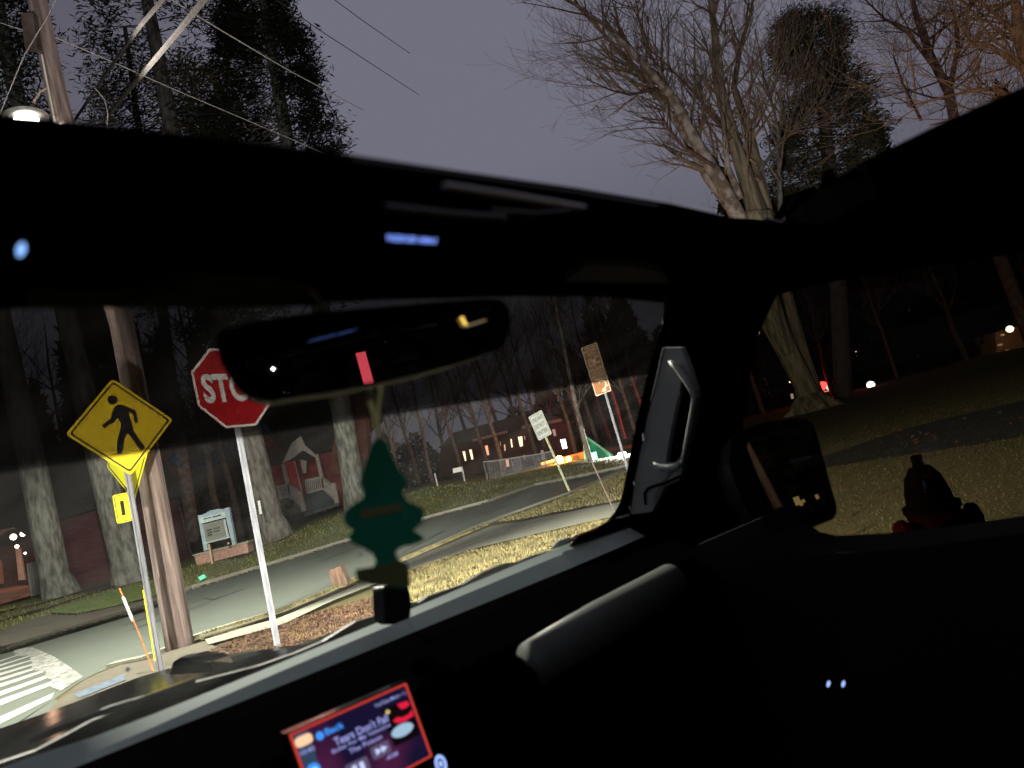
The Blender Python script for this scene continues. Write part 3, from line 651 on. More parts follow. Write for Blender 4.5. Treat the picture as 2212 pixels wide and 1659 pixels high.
limbs = [  # picture polylines with radii: the tall stems of the crown
    ([(1600, 480, .50), (1560, 400, .42), (1500, 300, .34), (1455, 215, .28), (1410, 160, .22), (1350, 95, .16), (1300, 50, .12), (1215, -10, .06)], M_BARK_PALE),
    ([(1605, 480, .42), (1530, 385, .30), (1478, 290, .24), (1410, 190, .18), (1350, 120, .13), (1290, 60, .09), (1238, 5, .05)], M_BARK_PALE),
    ([(1575, 440, .22), (1520, 345, .18), (1465, 240, .15), (1420, 200, .12), (1372, 150, .08), (1320, 100, .05)], M_BARK_PALE),
    ([(1640, 480, .62), (1610, 380, .48), (1578, 280, .40), (1552, 180, .34), (1545, 80, .22), (1530, -40, .15)], M_BARK_OLIVE),
    ([(1600, 430, .22), (1572, 360, .17), (1562, 260, .15), (1560, 190, .12), (1556, 120, .09), (1580, 40, .05)], M_BARK_PALE),
    ([(1655, 470, .5), (1640, 380, .36), (1620, 290, .28), (1585, 190, .2), (1600, 100, .14), (1625, 20, .1)], M_BARK_OLIVE),
    ([(1688, 480, .17), (1684, 400, .15), (1682, 300, .13), (1690, 250, .11), (1720, 190, .08), (1745, 120, .05)], M_BARK),
    ([(1684, 300, .10), (1672, 240, .08), (1650, 170, .06), (1640, 100, .04)], M_BARK),
    ([(1470, 250, .14), (1440, 180, .11), (1400, 110, .09), (1380, 40, .07), (1370, -20, .05)], M_BARK_PALE),
    ([(1430, 190, .12), (1360, 205, .07), (1320, 195, .05), (1265, 170, .03)], M_BARK_DARK),
    ([(1545, 360, .13), (1480, 320, .09), (1430, 260, .06), (1385, 255, .04)], M_BARK_RED),
    ([(1580, 300, .13), (1500, 200, .09), (1430, 130, .06), (1395, 100, .04)], M_BARK_RED),
    ([(1640, 370, .12), (1690, 300, .09), (1740, 260, .06), (1790, 200, .04)], M_BARK),
]
for j, (L, m) in enumerate(limbs):
    mb = MB(); D = DT + rr.uniform(-1.2, 1.2); pts = [at(x, y, D) for x, y, r in L]; P, RR = stem(mb, pts, [r * .74 for x, y, r in L], 9)
    mb.build('limb', m, big, smooth=True)
for j, (L, m) in enumerate(limbs):
    mb = MB(); pts = [at(x, y, DT) for x, y, r in L]
    for k in range(17):
        t = rr.uniform(.12, 1) * (len(pts) - 1); i = min(int(t), len(pts) - 2); s = pts[i].lerp(pts[i + 1], t - i); ax = (pts[i + 1] - pts[i]).normalized()
        o = Vector((rr.uniform(-1, 1), rr.uniform(-1, 1), rr.uniform(-.4, 1))); o = (o - ax * o.dot(ax)).normalized()
        r0 = L[i][2]; grow(mb, rr, s, (ax + o * rr.uniform(.5, 1.3)).normalized(), rr.uniform(1.6, 4.2), min(.075, r0 * .45), 2, 4, .8, 4, up=.05)
    mb.build('twigs', M_TWIG if j % 2 else M_TWIG2, big, recalc=False)
# ---- generic bare trees
def make_bare(seed, H=14, m=M_BARK_DARK, r=.17, maxl=3, kids=5, sub=None):
    rr = random.Random(seed); t = thing('bare_tree', (0, 0, 0), 'x', 'tree'); mb = MB(); pts = [Vector((0, 0, -.4))]
    x = y = 0
    for k in range(6): x += rr.uniform(-.25, .25); y += rr.uniform(-.2, .2); pts.append(Vector((x, y, H * (k + 1) / 6)))
    P, RR = stem(mb, pts, [r * 1.25, r, r * .85, r * .7, r * .55, r * .35, r * .12], 7); mb.build('trunk', m, t, smooth=True)
    mb = MB()
    for k in range(16):
        i = rr.randrange(int(len(P) * .28), len(P) - 1); a = rr.uniform(0, 6.28)
        grow(mb, rr, P[i], Vector((math.cos(a), math.sin(a), rr.uniform(.4, 1.4))), H * .26 * rr.uniform(.6, 1.2), RR[i] * .45, 1, maxl, .7, kids, up=.1)
    mb.build('crown', m, t, recalc=False); return t
protos = [make_bare(s) for s in (31, 32, 33)]
used = [False] * 3
def place_bare(k, p, rz, s, label, group=None):
    if not used[k]: used[k] = True; o = protos[k]; o.location = p; o.rotation_euler = (0, 0, rz); o.scale = (s,) * 3; o['label'] = label; (group and tag(o, group=group)); return o
    return dup(protos[k], p, rz, s, label, group)
woods = [(872, 38), (905, 58), (935, 45), (968, 66), (1000, 48), (1030, 72), (1058, 52), (1085, 44), (1098, 63), (1135, 75), (1160, 50), (1180, 58), (1208, 68), (1240, 47), (1262, 60), (1290, 52), (1318, 70), (1345, 56), (1372, 48), (1400, 64)]
wl = 'dark bare woodland tree beyond the fence, one of a row of look-alikes'
rr = random.Random(77)
for i, (x, D) in enumerate(woods):
    p = at(x, 1285 - x * .2586 + 0, D); p.z = 1.0
    place_bare(i % 3, p, rr.uniform(0, 6), D * .26 / 17 * rr.uniform(.8, 1.05), wl, 'bare woodland trees beyond the fence')
wl2 = 'grey bare tree in the thicket behind the letter board'
for i, (x, D) in enumerate([(330, 36), (372, 42), (405, 38), (450, 46), (485, 40), (520, 44), (560, 60), (640, 62), (700, 58), (730, 66), (820, 50), (20, 44), (120, 46), (190, 40)]):
    p = at(x, 1285 - x * .2586, D); p.z = .9
    place_bare(i % 3, p, rr.uniform(0, 6), rr.uniform(.7, 1.1), wl2, 'bare trees of the thicket on the far lawn')
for i, (x, D) in enumerate([(1640, 52), (1790, 50), (1930, 54), (2080, 56), (2260, 54)]):
    p = at(x, 1285 - x * .2586, D); p.z = 0
    place_bare(i % 3, p, rr.uniform(0, 6), rr.uniform(.7, 1.05), 'black bare tree at the back edge of the park lawn', 'bare trees at the back of the lawn')
# two bare crowns far right in the roof opening
def right_tree(name, L0, D, m, label, extra, seed, nt=26):
    rr = random.Random(seed); p0 = at(L0[0][0], L0[0][1], D); t = thing('bare_tree', Vector((p0.x, p0.y, 0)), label, 'tree'); mb = MB()
    pts = [Vector((p0.x + .5, p0.y, 0))] + [at(x, y, D) for x, y, r in L0]; stem(mb, pts, [L0[0][2] * 1.3] + [r for x, y, r in L0], 8); mb.build('trunk', m, t, smooth=True)
    mb = MB()
    for L in [L0] + extra:
        pp = [at(x, y, D) for x, y, r in L]
        if L is not L0: stem(mb, pp, [r for x, y, r in L], 6)
        for k in range(nt):
            q = rr.uniform(.0, 1) * (len(pp) - 1); i = min(int(q), len(pp) - 2); s = pp[i].lerp(pp[i + 1], q - i)
            o = Vector((rr.uniform(-1, 1), rr.uniform(-1, 1), rr.uniform(-.2, 1))).normalized()
            grow(mb, rr, s, o, rr.uniform(1.5, 4.0), min(.07, L[i][2] * .4), 2, 4, .8, 4)
    mb.build('crown', m, t, recalc=False); return t
right_tree('a', [(2075, 330, .28), (2050, 200, .25), (2005, 110, .2), (1975, 20, .15), (1960, -60, .1)], 40, M_BARK_RED, 'reddish leafless tree whose forking trunk shows right of the pine',
    [[(2050, 200, .16), (2070, 100, .12), (2060, 20, .08)], [(2030, 160, .13), (1960, 70, .09), (1910, 40, .06), (1860, -10, .04)], [(1990, 260, .08), (1950, 180, .06), (1930, 120, .04)], [(2000, 90, .1), (2080, 30, .07), (2130, -20, .05)]], 41, 12)
right_tree('b', [(2270, 260, .3), (2225, 160, .25), (2200, 70, .2), (2190, -40, .12)], 26, mat('bark_with_painted_lamplight', (.30, .165, .085), .95, .1, 0, (.15, .08, .045), 3), 'brushy tree with orange lamplight painted into its bark at the far right corner of the roof opening',  # orange light of an unseen lamp is put into the bark colour
    [[(2240, 250, .12), (2150, 190, .08), (2080, 200, .05), (1960, 230, .03)], [(2230, 160, .12), (2140, 100, .08), (2090, 90, .05)], [(2210, 90, .1), (2150, 30, .07), (2100, -10, .05)], [(2220, 210, .08), (2110, 250, .05), (2010, 270, .03)]], 43, 16)
# ---- conifers
def conifer(cl, D, m_tr, m_fo, label, ext, seed, clumps=900, leaf=.17, per=22, basez=None, droop=.15, whorl=None, nm='conifer', cardw=.20, csz=.9):
    """cl: picture centre line of the trunk (x,y,radius); ext(y)->(left,right) picture extent of the crown at height y"""
    rr = random.Random(seed); p0 = at(cl[0][0], cl[0][1], D); t = thing(nm, p0, label, 'tree'); mb = MB()
    P, RR = stem(mb, [at(x, y, D) for x, y, r in cl], [r for x, y, r in cl], 14); mb.build('trunk', m_tr, t, smooth=True)
    def cx(y):
        for (x0, y0, _), (x1, y1, _) in zip(cl, cl[1:]):
            if y1 <= y <= y0: return x0 + (x1 - x0) * (y - y0) / (y1 - y0)
        return cl[-1][0]
    br = MB(); fo = MB(); pxm = F_PX / D
    for _ in range(clumps):
        y, l, r = whorl(rr)
        e = ext(y)
        if e is None: continue
        c = cx(y); side = rr.random(); a = rr.uniform(-1.2, 1.2)
        right = side < (e[1] - c) / max(1, (e[1] - e[0])); reach = (e[1] - c) if right else (c - e[0]); k = rr.uniform(.25, 1) ** .6 * reach / pxm
        o = at(c, y, D); dirx = 1 if right else -1
        depth = math.sin(a) * k * .9; hx = dirx * k * (math.cos(a) if abs(a) < 1 else .5)
        tip = o + Vector((hx, depth, -droop * k + rr.uniform(-.3, .3)))
        if rr.random() < .25 and clumps > 60: br.tube([o, o.lerp(tip, .5) + Vector((0, 0, .1)), tip], [.035, .025, .01], 3, cap=False)
        for q in range(per):
            s = tip + Vector((rr.gauss(0, csz * .42), rr.gauss(0, csz * .42), rr.gauss(0, csz * .22)))
            u = Vector((rr.uniform(-1, 1), rr.uniform(-1, 1), rr.uniform(-.5, .5))).normalized() * leaf * rr.uniform(.5, 1.2); v = Vector((rr.uniform(-1, 1), rr.uniform(-1, 1), rr.uniform(-1, 1))).normalized() * leaf * cardw
            fo.add([s - u, s - v, s + u, s + v], [(0, 1, 2, 3)])
    if br.v: br.build('branches', m_tr, t, recalc=False)
    fo.build('foliage', m_fo, t, recalc=False); return t
def lin(tab):
    def f(y):
        if y < tab[0][0] or y > tab[-1][0]: return None
        for a, b in zip(tab, tab[1:]):
            if a[0] <= y <= b[0]: t = (y - a[0]) / (b[0] - a[0]); return (a[1] + (b[1] - a[1]) * t, a[2] + (b[2] - a[2]) * t)
    return f
# D: dense one right of the cable bundle
eD = lin([(-260, 500, 590), (-60, 455, 640), (0, 455, 612), (60, 470, 640), (130, 440, 685), (200, 420, 690), (260, 400, 735), (320, 380, 752), (420, 350, 780), (520, 360, 790), (640, 400, 800), (720, 500, 780)])
conifer([(778, 1100, .62), (762, 1040, .42), (742, 910, .40), (680, 600, .33), (610, 250, .26), (560, -60, .16)], 29, M_BARK, M_NEEDLE, 'dense dark conifer with its crown against open sky and its grey trunk by the porch', eD, 51, 760, whorl=lambda r: (r.uniform(-120, 640), 0, 0), per=70, csz=.72)
eC = lin([(-200, 180, 420), (0, 170, 460), (60, 160, 470), (120, 190, 440), (180, 200, 470), (240, 170, 500), (300, 160, 520), (420, 190, 560), (560, 240, 600), (700, 340, 620)])
conifer([(603, 1168, .60), (583, 1120, .46), (540, 940, .42), (450, 600, .34), (365, 250, .28), (322, 20, .22), (300, -80, .18)], 27, mat('grey_brown_bark', (.17, .16, .14), .95, .1, 0, (.07, .06, .052), 5, 8, bump=.05, bscale=7, stretch=(1.6, 1.6, .5)), M_NEEDLE2, 'sparse reddish pine with open crown behind the cable bundle and trunk by the stop sign', eC, 52, 330, whorl=lambda r: (r.uniform(-60, 620), 0, 0), per=44, csz=.75)
eB = lin([(-200, -120, 90), (0, -100, 60), (60, -100, 100), (120, -100, 90), (200, -80, 80), (300, -60, 120), (420, -60, 170), (600, 0, 220)])
conifer([(287, 1270, .62), (272, 1210, .46), (215, 990, .38), (130, 620, .30), (30, 180, .24), (-20, -60, .18)], 24, M_BARK, M_NEEDLE, 'tall conifer at the left edge with a straight grey trunk behind the pedestrian sign', eB, 53, 330, whorl=lambda r: (r.uniform(-60, 560), 0, 0), per=40)
eA = lin([(100, -260, -40), (400, -200, 60), (600, -120, 120)])
conifer([(135, 1294, .60), (118, 1240, .43), (78, 1040, .40), (-10, 640, .3), (-100, 200, .2)], 24, M_BARK, M_NEEDLE, 'grey trunked conifer left of the other three, its crown out of view', eA, 54, 60, whorl=lambda r: (r.uniform(100, 600), 0, 0))
# understory dark spruce filling behind
eE = lin([(60, 240, 300), (150, 210, 400), (230, 190, 470), (300, 180, 600), (420, 160, 640), (560, 150, 700)])
conifer([(420, 1170, .3), (380, 900, .28), (330, 500, .22), (270, 60, .1)], 36, M_BARK_DARK, M_NEEDLE2, 'shaggy brownish spruce showing low between the pine and the dense conifer', eE, 55, 420, whorl=lambda r: (r.uniform(150, 560), 0, 0), per=40)
# pine in the right of the roof opening
eP = lin([(28, 1700, 1760), (60, 1662, 1800), (95, 1655, 1845), (130, 1672, 1840), (160, 1735, 1815), (190, 1750, 1860), (215, 1690, 1900), (260, 1650, 1880), (300, 1660, 1920), (360, 1655, 1905), (400, 1640, 1840), (460, 1650, 1760)])
conifer([(1822, 860, .45), (1810, 600, .4), (1790, 350, .34), (1775, 200, .28), (1735, 50, .12)], 38, M_BARK_DARK, mat('pine_needles', (.06, .06, .032), .8, .1, 0, (.028, .028, .016), .5, 2), 'lone shaggy pine between the big leafless tree and the roof rail', eP, 56, 760, whorl=lambda r: (r.uniform(28, 470), 0, 0), per=52, droop=0, csz=.75)

# ---- thickets: far off masses nobody could count
def thicket(name, line, D, h, m, seed, cnt, leaf=.35):
    mb = MB(); rr = random.Random(seed)
    for _ in range(cnt):
        x = rr.uniform(line[0], line[1]); d = D + rr.uniform(0, 8); p = at(x, 1285 - x * .2586, d); hh = h * (.75 + .25 * math.sin(x * .021 + seed) + .12 * math.sin(x * .09)); p.z = rr.uniform(0, 1) ** 1.1 * hh
        u = Vector((rr.uniform(-1, 1), rr.uniform(-1, 1), rr.uniform(-1, 1))).normalized() * leaf * rr.uniform(.5, 1.5); v = Vector((rr.uniform(-1, 1), rr.uniform(-1, 1), rr.uniform(-1, 1))).normalized() * leaf * .5
        mb.add([p - u, p - v, p + u, p + v], [(0, 1, 2, 3)])
    return tag(mb.build(name, m, recalc=False), kind='stuff')
M_TH = mat('thicket_leaves', (.13, .12, .10), .9, .1, 0, (.03, .028, .022), .35, 3)
M_THR = mat('brown_thicket', (.075, .045, .035), .9, .1, 0, (.03, .018, .014), .4, 3)
thicket('thicket', (-300, 560), 50, 23, M_TH, 1, 46000, .45)
thicket('grey_thicket', (520, 760), 64, 15, M_TH, 6, 12000, .45)
thicket('brown_thicket', (660, 1500), 84, 7.0, M_THR, 2, 9000, .45)
thicket('red_brown_thicket', (1190, 1620), 72, 14, M_THR, 4, 13000, .5)
thicket('park_thicket', (1540, 2900), 58, 19.0, mat('black_thicket', (.016, .014, .012), .9, .1), 3, 42000, .6)

# ================================================================== BUILDINGS
def quadbox(mb, pxs, D, thick):     # picture quad made into a slab facing the road
    P = [at(x, y, D) for x, y in pxs]; mb.prism(P, Vector((0, thick, 0)))
def seg(mb, a, b, D, r, n=4):       # square bar between two picture points
    p, q = at(a[0], a[1], D), at(b[0], b[1], D); t = (q - p).normalized(); s = t.cross(Vector((0, 1, 0))).normalized()
    mb.box((p + q) / 2, t * (q - p).length / 2, s * r, Vector((0, r, 0)))
M_MAROON = mat('maroon_siding', (.16, .022, .028), .8, .2, 0, (.10, .014, .018), 3)
M_TRIM = mat('white_painted_trim', (.30, .285, .265), .7, .3, 0, (.22, .21, .195), 6)
M_BRICKR = mat('dull_red_brick', (.13, .05, .04), .9, .1, 0, (.08, .03, .026), 8)
M_ROOF = mat('dark_shingles', (.035, .033, .033), .9, .1, 0, (.02, .02, .02), 12)
# porch house
def zp(x, y): return (x / 6.922 + 553.0, y / 6.922 + 903.2)      # crop 600..900, 980..1240
DP = 44; hb = at(660, 1112, DP); house = thing('porch_house', hb, 'maroon house with a white gabled porch and white railings seen past the stop sign', 'house')
mb = MB(); quadbox(mb, [zp(100, 1350), zp(100, 760), zp(410, 680), zp(900, 540), zp(1700, 420), zp(1700, 1300)], DP + 2.6, 5); mb.build('wall', M_MAROON, house)
mb = MB(); quadbox(mb, [zp(1100, 800), zp(1250, -350), zp(1620, -420), zp(1700, 1000)], DP + 1.8, 1.0); mb.build('side_wall', M_BRICKR, house)
mb = MB(); quadbox(mb, [zp(80, 720), zp(300, 330), zp(820, -260), zp(1700, -450), zp(1720, 10), zp(1250, 420), zp(420, 700)], DP + 3.2, 4); mb.build('roof', M_ROOF, house)
mb = MB(); quadbox(mb, [zp(385, 690), zp(535, 370), zp(665, 270), zp(720, 400), zp(900, 560), zp(905, 600), zp(700, 480), zp(555, 590), zp(420, 660)], DP - .1, .25); mb.build('porch_gable', M_TRIM, house)
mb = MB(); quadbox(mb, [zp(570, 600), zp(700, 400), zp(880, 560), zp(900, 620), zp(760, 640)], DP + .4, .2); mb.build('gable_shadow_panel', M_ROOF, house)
mb = MB(); quadbox(mb, [zp(430, 665), zp(575, 640), zp(680, 1090), zp(640, 1120), zp(490, 985)], DP + 1.6, .1); tag(mb.build('door', mat('crimson_door', (.30, .012, .03), .6, .3), house), 'crimson door')
for a, b in [((405, 690), (475, 980)), ((905, 540), (985, 880))]:
    mb = MB(); seg(mb, zp(*a), zp(*b), DP, .09); mb.build('porch_post', M_TRIM, house)
mb = MB(); seg(mb, zp(575, 640), zp(690, 1110), DP + .8, .035); mb.build('door_frame', M_TRIM, house)
mb = MB(); quadbox(mb, [zp(655, 620), zp(755, 600), zp(745, 820), zp(700, 825)], DP + .6, .1); mb.build('porch_lantern_panel', M_TRIM, house)
mb = MB(); quadbox(mb, [zp(200, 790), zp(238, 780), zp(252, 925), zp(215, 935)], DP + 2.5, .08); mb.build('window', M_TRIM, house)
def railing(tl, tr, br, bl, nb, D0_, D1_):
    mb = MB(); T = [(tl, tr), (bl, br)]
    for a, b in T:
        p, q = at(*zp(*a), D0_), at(*zp(*b), D1_); t = (q - p); L = t.length; t.normalize(); s = t.cross(Vector((0, 1, 0))).normalized(); mb.box((p + q) / 2, t * L / 2, s * .06, Vector((0, .04, 0)))
    for i in range(nb + 1):
        k = i / nb; D = D0_ + (D1_ - D0_) * k; a = Vector(tl).lerp(Vector(tr), k); b = Vector(bl).lerp(Vector(br), k); seg(mb, zp(*a), zp(*b), D, .035)
    mb.build('railing', M_TRIM, house)
railing((240, 1045), (480, 995), (510, 1165), (285, 1215), 9, DP, DP); railing((480, 985), (670, 1110), (690, 1320), (510, 1180), 8, DP, DP - 1.2)
railing((740, 935), (990, 880), (1010, 1050), (765, 1120), 9, DP, DP); railing((985, 880), (1160, 1010), (1200, 1230), (1010, 1060), 8, DP, DP - 1.2)
for a, b in [((655, 1095), (722, 1395)), ((1155, 970), (1215, 1272))]:
    mb = MB(); seg(mb, zp(*a), zp(*b), DP - 1.2, .11); mb.build('newel_post', M_TRIM, house)
mb = MB(); P = [at(*zp(x, y), d) for x, y, d in [(720, 1140, DP + .6), (990, 1080, DP + .6), (1240, 1270, DP - 1.3), (720, 1430, DP - 1.3)]]; mb.prism(P, Vector((0, 0, -.15))); mb.build('porch_ramp', mat('blue_grey_deck', (.075, .09, .10), .8, .2, 0, (.055, .065, .075), 5), house)
mb = MB(); quadbox(mb, [zp(285, 1225), zp(520, 1180), zp(720, 1400), zp(500, 1460), zp(320, 1480)], DP + .2, .2); mb.build('porch_skirt', mat('grey_lattice', (.12, .13, .12), .8, .2, 0, (.04, .045, .04), 4), house)
# barn like building at far left with a lit entrance
def zb(x, y): return (x / 4.863, y / 4.863 + 995.4)
DB = 30; barn = thing('dark_building', at(150, 1255, DB), 'dark maroon building with a lit entrance at the left edge', 'building')
mb = MB(); quadbox(mb, [zb(330, 1440), zb(270, 780), zb(590, 620), zb(1100, 470), zb(1280, 1250), zb(700, 1380)], DB, 6); mb.build('wall', mat('dark_maroon_siding', (.10, .04, .045), .85, .15, 0, (.06, .022, .026), 3, stretch=(.6, 1, 6)), barn)
mb = MB(); quadbox(mb, [zb(-500, 1000), zb(-500, -100), zb(800, -150), zb(1120, 470), zb(590, 625), zb(270, 785), zb(150, 700), zb(-200, 760)], DB - .4, 7); mb.build('roof', M_ROOF, barn)
mb = MB(); quadbox(mb, [zb(-500, 1600), zb(-500, 700), zb(330, 700), zb(330, 1440)], DB + 3.5, .2); mb.build('recess_wall', M_BRICKR, barn)
mb = MB(); quadbox(mb, [zb(160, 930), zb(210, 920), zb(262, 1250), zb(195, 1255)], DB + 2.2, .1); tag(mb.build('door', mat('pale_pink_door', (.55, .36, .30), .7), barn), 'pale door lit by the lamps')
mb = MB(); quadbox(mb, [zb(-60, 1060), zb(5, 1050), zb(30, 1290), zb(-50, 1300)], DB + 2.2, .1); mb.build('side_column', mat('terracotta', (.4, .16, .1), .8), barn)
mb = MB(); seg(mb, zb(325, 1070), zb(372, 1415), DB - .5, .11); mb.build('downpipe', mat('pale_downpipe', (.32, .31, .29), .6), barn)
mb = MB(); P = [at(*zb(-300, 1560), 24), at(*zb(-300, 1380), DB + 2), at(*zb(300, 1300), DB + 2), at(*zb(320, 1385), 27)]; mb.prism(P, Vector((0, 0, -.1))); mb.build('entrance_step', mat('terracotta_paving', (.36, .16, .09), .85, .2, 0, (.2, .08, .05), 2), barn)
for i, (x, y, r) in enumerate([(140, 800, .13), (240, 768, .11), (178, 900, .08), (264, 971, .05), (381, 698, .035)]):
    c = at(*zb(x, y), DB - .6 if i > 2 else DB + 1.2); mb = MB(); mb.lathe(c, [(0, -r), (r * .7, -r * .7), (r, 0), (r * .7, r * .7), (0, r)], 10); mb.build('entrance_lamp', emis('warm_lamp', (1, .78, .66), 5), barn)
lamp('POINT', at(*zb(200, 880), DB + 1.0), 45, (1, .50, .32), barn, shadow_soft_size=.15)
# long house with lit windows beyond the fence
def zf(x, y): return (x / 5.143 + 967.7, y / 5.143 + 691.2)       # crop 1050..1500, 750..1100
DH = 62; lh = thing('long_house', at(1100, 1010, DH), 'long dark house with scattered lit windows behind the chain link fence', 'house')
mb = MB(); quadbox(mb, [zf(-100, 1750), zf(-80, 1420), zf(270, 1345), zf(1290, 1120), zf(1420, 1300), zf(1450, 1600)], DH, 7); mb.build('wall', mat('brown_siding', (.05, .028, .02), .9, .1, 0, (.03, .016, .012), 1.5), lh)
mb = MB(); quadbox(mb, [zf(-110, 1420), zf(60, 1250), zf(980, 1010), zf(1300, 1100), zf(1300, 1130), zf(270, 1350)], DH - .4, 8); mb.build('roof', M_ROOF, lh)
mb = MB(); seg(mb, zf(270, 1342), zf(660, 1240), DH - .5, .10); seg(mb, zf(820, 1195), zf(1260, 1112), DH - .5, .12); mb.build('eave', mat('pale_eave', (.20, .14, .12), .8), lh)
EW = emis('warm_window', (1, .80, .50), 1.6); EO = emis('orange_window', (1, .52, .32), 1.0); EC = emis('white_window', (.85, .92, 1), 4.5); EDm = emis('dim_window_or_stake_glow', (.8, .5, .42), .35)
for q, m in [([(160, 1462), (188, 1458), (203, 1562), (190, 1568)], EW), ([(234, 1442), (262, 1438), (282, 1546), (262, 1552)], EW), ([(408, 1398), (440, 1392), (458, 1498), (435, 1504)], EO), ([(693, 1325), (706, 1320), (720, 1412), (705, 1418)], EW), ([(776, 1300), (825, 1292), (832, 1400), (800, 1408)], EW), ([(640, 1552), (672, 1545), (682, 1625), (650, 1632)], EO), ([(622, 1385), (634, 1382), (640, 1450), (629, 1454)], EO), ([(575, 1350), (583, 1348), (588, 1400), (580, 1402)], EDm), ([(1028, 1450), (1070, 1440), (1088, 1545), (1048, 1555)], EDm), ([(1155, 1218), (1190, 1212), (1202, 1285), (1180, 1292)], EDm), ([(838, 1500), (852, 1497), (860, 1545), (846, 1549)], EDm), ([(845, 1290), (856, 1287), (860, 1330), (850, 1333)], EDm)]:
    mb = MB(); quadbox(mb, [zf(*p) for p in q], DH - .12, .06); mb.build('window', m, lh)
mb = MB(); quadbox(mb, [zf(345, 1170), zf(380, 1165), zf(385, 1195), zf(372, 1200), zf(392, 1270), zf(380, 1275), zf(365, 1200), zf(350, 1195)], DH - .5, .1); mb.build('vent_pipe', M_BRICKR, lh)
# bright porch lamp box, green tarp shelter, work truck with amber lights
mb = MB(); quadbox(mb, [zf(1248, 1330), zf(1305, 1322), zf(1325, 1425), zf(1275, 1432)], 50, .1)
tag(mb.build('lit_sign_panel', EC), 'small glowing white panel above the amber truck lights', 'light panel')
gt = thing('green_shelter', at(1290, 1000, 40), 'green triangular tarp shelter glowing from a lamp inside', 'shelter')
mb = MB(); P = [at(*zf(1500, 1280), 40), at(*zf(1815, 1515), 40), at(*zf(1525, 1560), 39.2)]; mb.prism(P, Vector((.03, .06, 0)))
M_TARP = mat('green_tarp', (.06, .34, .20), .7, .2, 0, (.03, .22, .12), 1.2)
mb.build('tarp', M_TARP, gt)
mb = MB(); mb.tube([at(*zf(1498, 1275), 39.9), at(*zf(1830, 1508), 39.9)], .06, 6); mb.tube([at(*zf(1498, 1275), 39.9), at(*zf(1528, 1560), 39.1)], .04, 6); mb.build('frame', mat('grey_green_pole', (.3, .45, .35), .6), gt)
mb = MB(); quadbox(mb, [zf(1585, 1480), zf(1645, 1462), zf(1668, 1560), zf(1600, 1568)], 38.9, .05); mb.build('lamp_panel', emis('cyan_lamp', (.35, 1, .85), 2.2), gt)
lamp('POINT', at(*zf(1600, 1500), 38.4), 55, (.35, 1, .7), gt, shadow_soft_size=.2)
wt = thing('work_truck', at(1215, 1010, 42), 'low work truck with flashing amber lights beside the fence', 'truck')
mb = MB(); c = at(1222, 993, 42); mb.abox(c + Vector((.1, .6, -.1)), (1.3, .6, .28)); mb.build('body', mat('orange_truck_paint', (.45, .16, .03), .5, .4), wt, bevel=.05)
for dx in (-1.0, 1.0):
    mb = MB(); q = c + Vector((dx, -.3, -.5)); mb.tube([q, q + Vector((0, .25, 0))], .32, 14); mb.build('wheel', M_BLACK, wt)
mb = MB(); seg(mb, zf(1035, 1600), zf(1180, 1560), 41.3, .07); mb.build('arm', emis('amber_bar', (1, .55, .2), .8), wt)
for x, y, r, s in [(1238, 1556, .24, 22), (1340, 1545, .15, 14), (1270, 1575, .06, 6), (1392, 1580, .05, 4)]:
    mb = MB(); q = at(*zf(x, y), 41.2); mb.lathe(q, [(0, -r), (r * .7, -r * .7), (r, 0), (r * .7, r * .7), (0, r)], 10); mb.build('beacon', emis('amber_glow', (1, .58, .12), s), wt)
lamp('POINT', at(*zf(1250, 1550), 40.4), 1100, (1, .42, .08), wt, shadow_soft_size=.15)
lamp('POINT', at(*zf(1250, 1420), 43.6), 160, (1, .36, .10), wt, shadow_soft_size=.15)
for x, y in [(1915, 1500), (1950, 1490)]:
    mb = MB(); q = at(*zf(x, y), 42); mb.lathe(q, [(0, -.15), (.13, -.1), (.17, 0), (.13, .1), (0, .15)], 10); ho = tag(mb.build('far_headlight', emis('cool_white_glow', (.8, .9, 1), 9)), 'left white headlight glow by the historic sign post' if x < 1930 else 'right white headlight glow by the historic sign post', 'headlight', 'distant headlights')
    l = lamp('SPOT', q + Vector((0, -.5, .05)), 16000, (1, .95, .82), ho, spot_size=R(46), spot_blend=.8, shadow_soft_size=.1); aim(l, on_z(900, 1200, 0) - q)
# chain link fence
fn = thing('chain_link_fence', at(1053, 1038, 36), 'low chain link fence on the bank crest', 'fence')
fp = [(1044, 998, 1053, 1038), (1079, 994, 1087, 1031), (1104, 990, 1113, 1024), (1122, 987, 1130, 1020), (1151, 983, 1160, 1013), (1172, 979, 1180, 1008), (1195, 974, 1203, 1002)]
mb = MB(); mb.tube([at(a, b, 36) for a, b, c, d in fp], .028, 6); mb.build('top_rail', mat('fence_metal', (.5, .48, .47), .5, .4, .4), fn)
for a, b, c, d in fp: mb = MB(); mb.tube([at(a, b, 36), at(c, d, 36) - Vector((0, 0, .1))], .03, 6); mb.build('post', M_STEEL, fn)
mb = MB()
for i in range(60):
    t = i / 60; 
    def fpx(t):
        k = t * (len(fp) - 1); i = min(int(k), len(fp) - 2); u = k - i; return [fp[i][j] + (fp[i + 1][j] - fp[i][j]) * u for j in range(4)]
    for s in (0, 1):
        a = fpx(t); b = fpx(min(1, t + .05)); 
        p, q = (at(a[0], a[1], 36), at(b[2], b[3], 36)) if s else (at(a[2], a[3], 36), at(b[0], b[1], 36)); mb.tube([p, q], .006, 3, cap=False)
mb.build('wire_mesh', M_STEEL, fn, recalc=False)
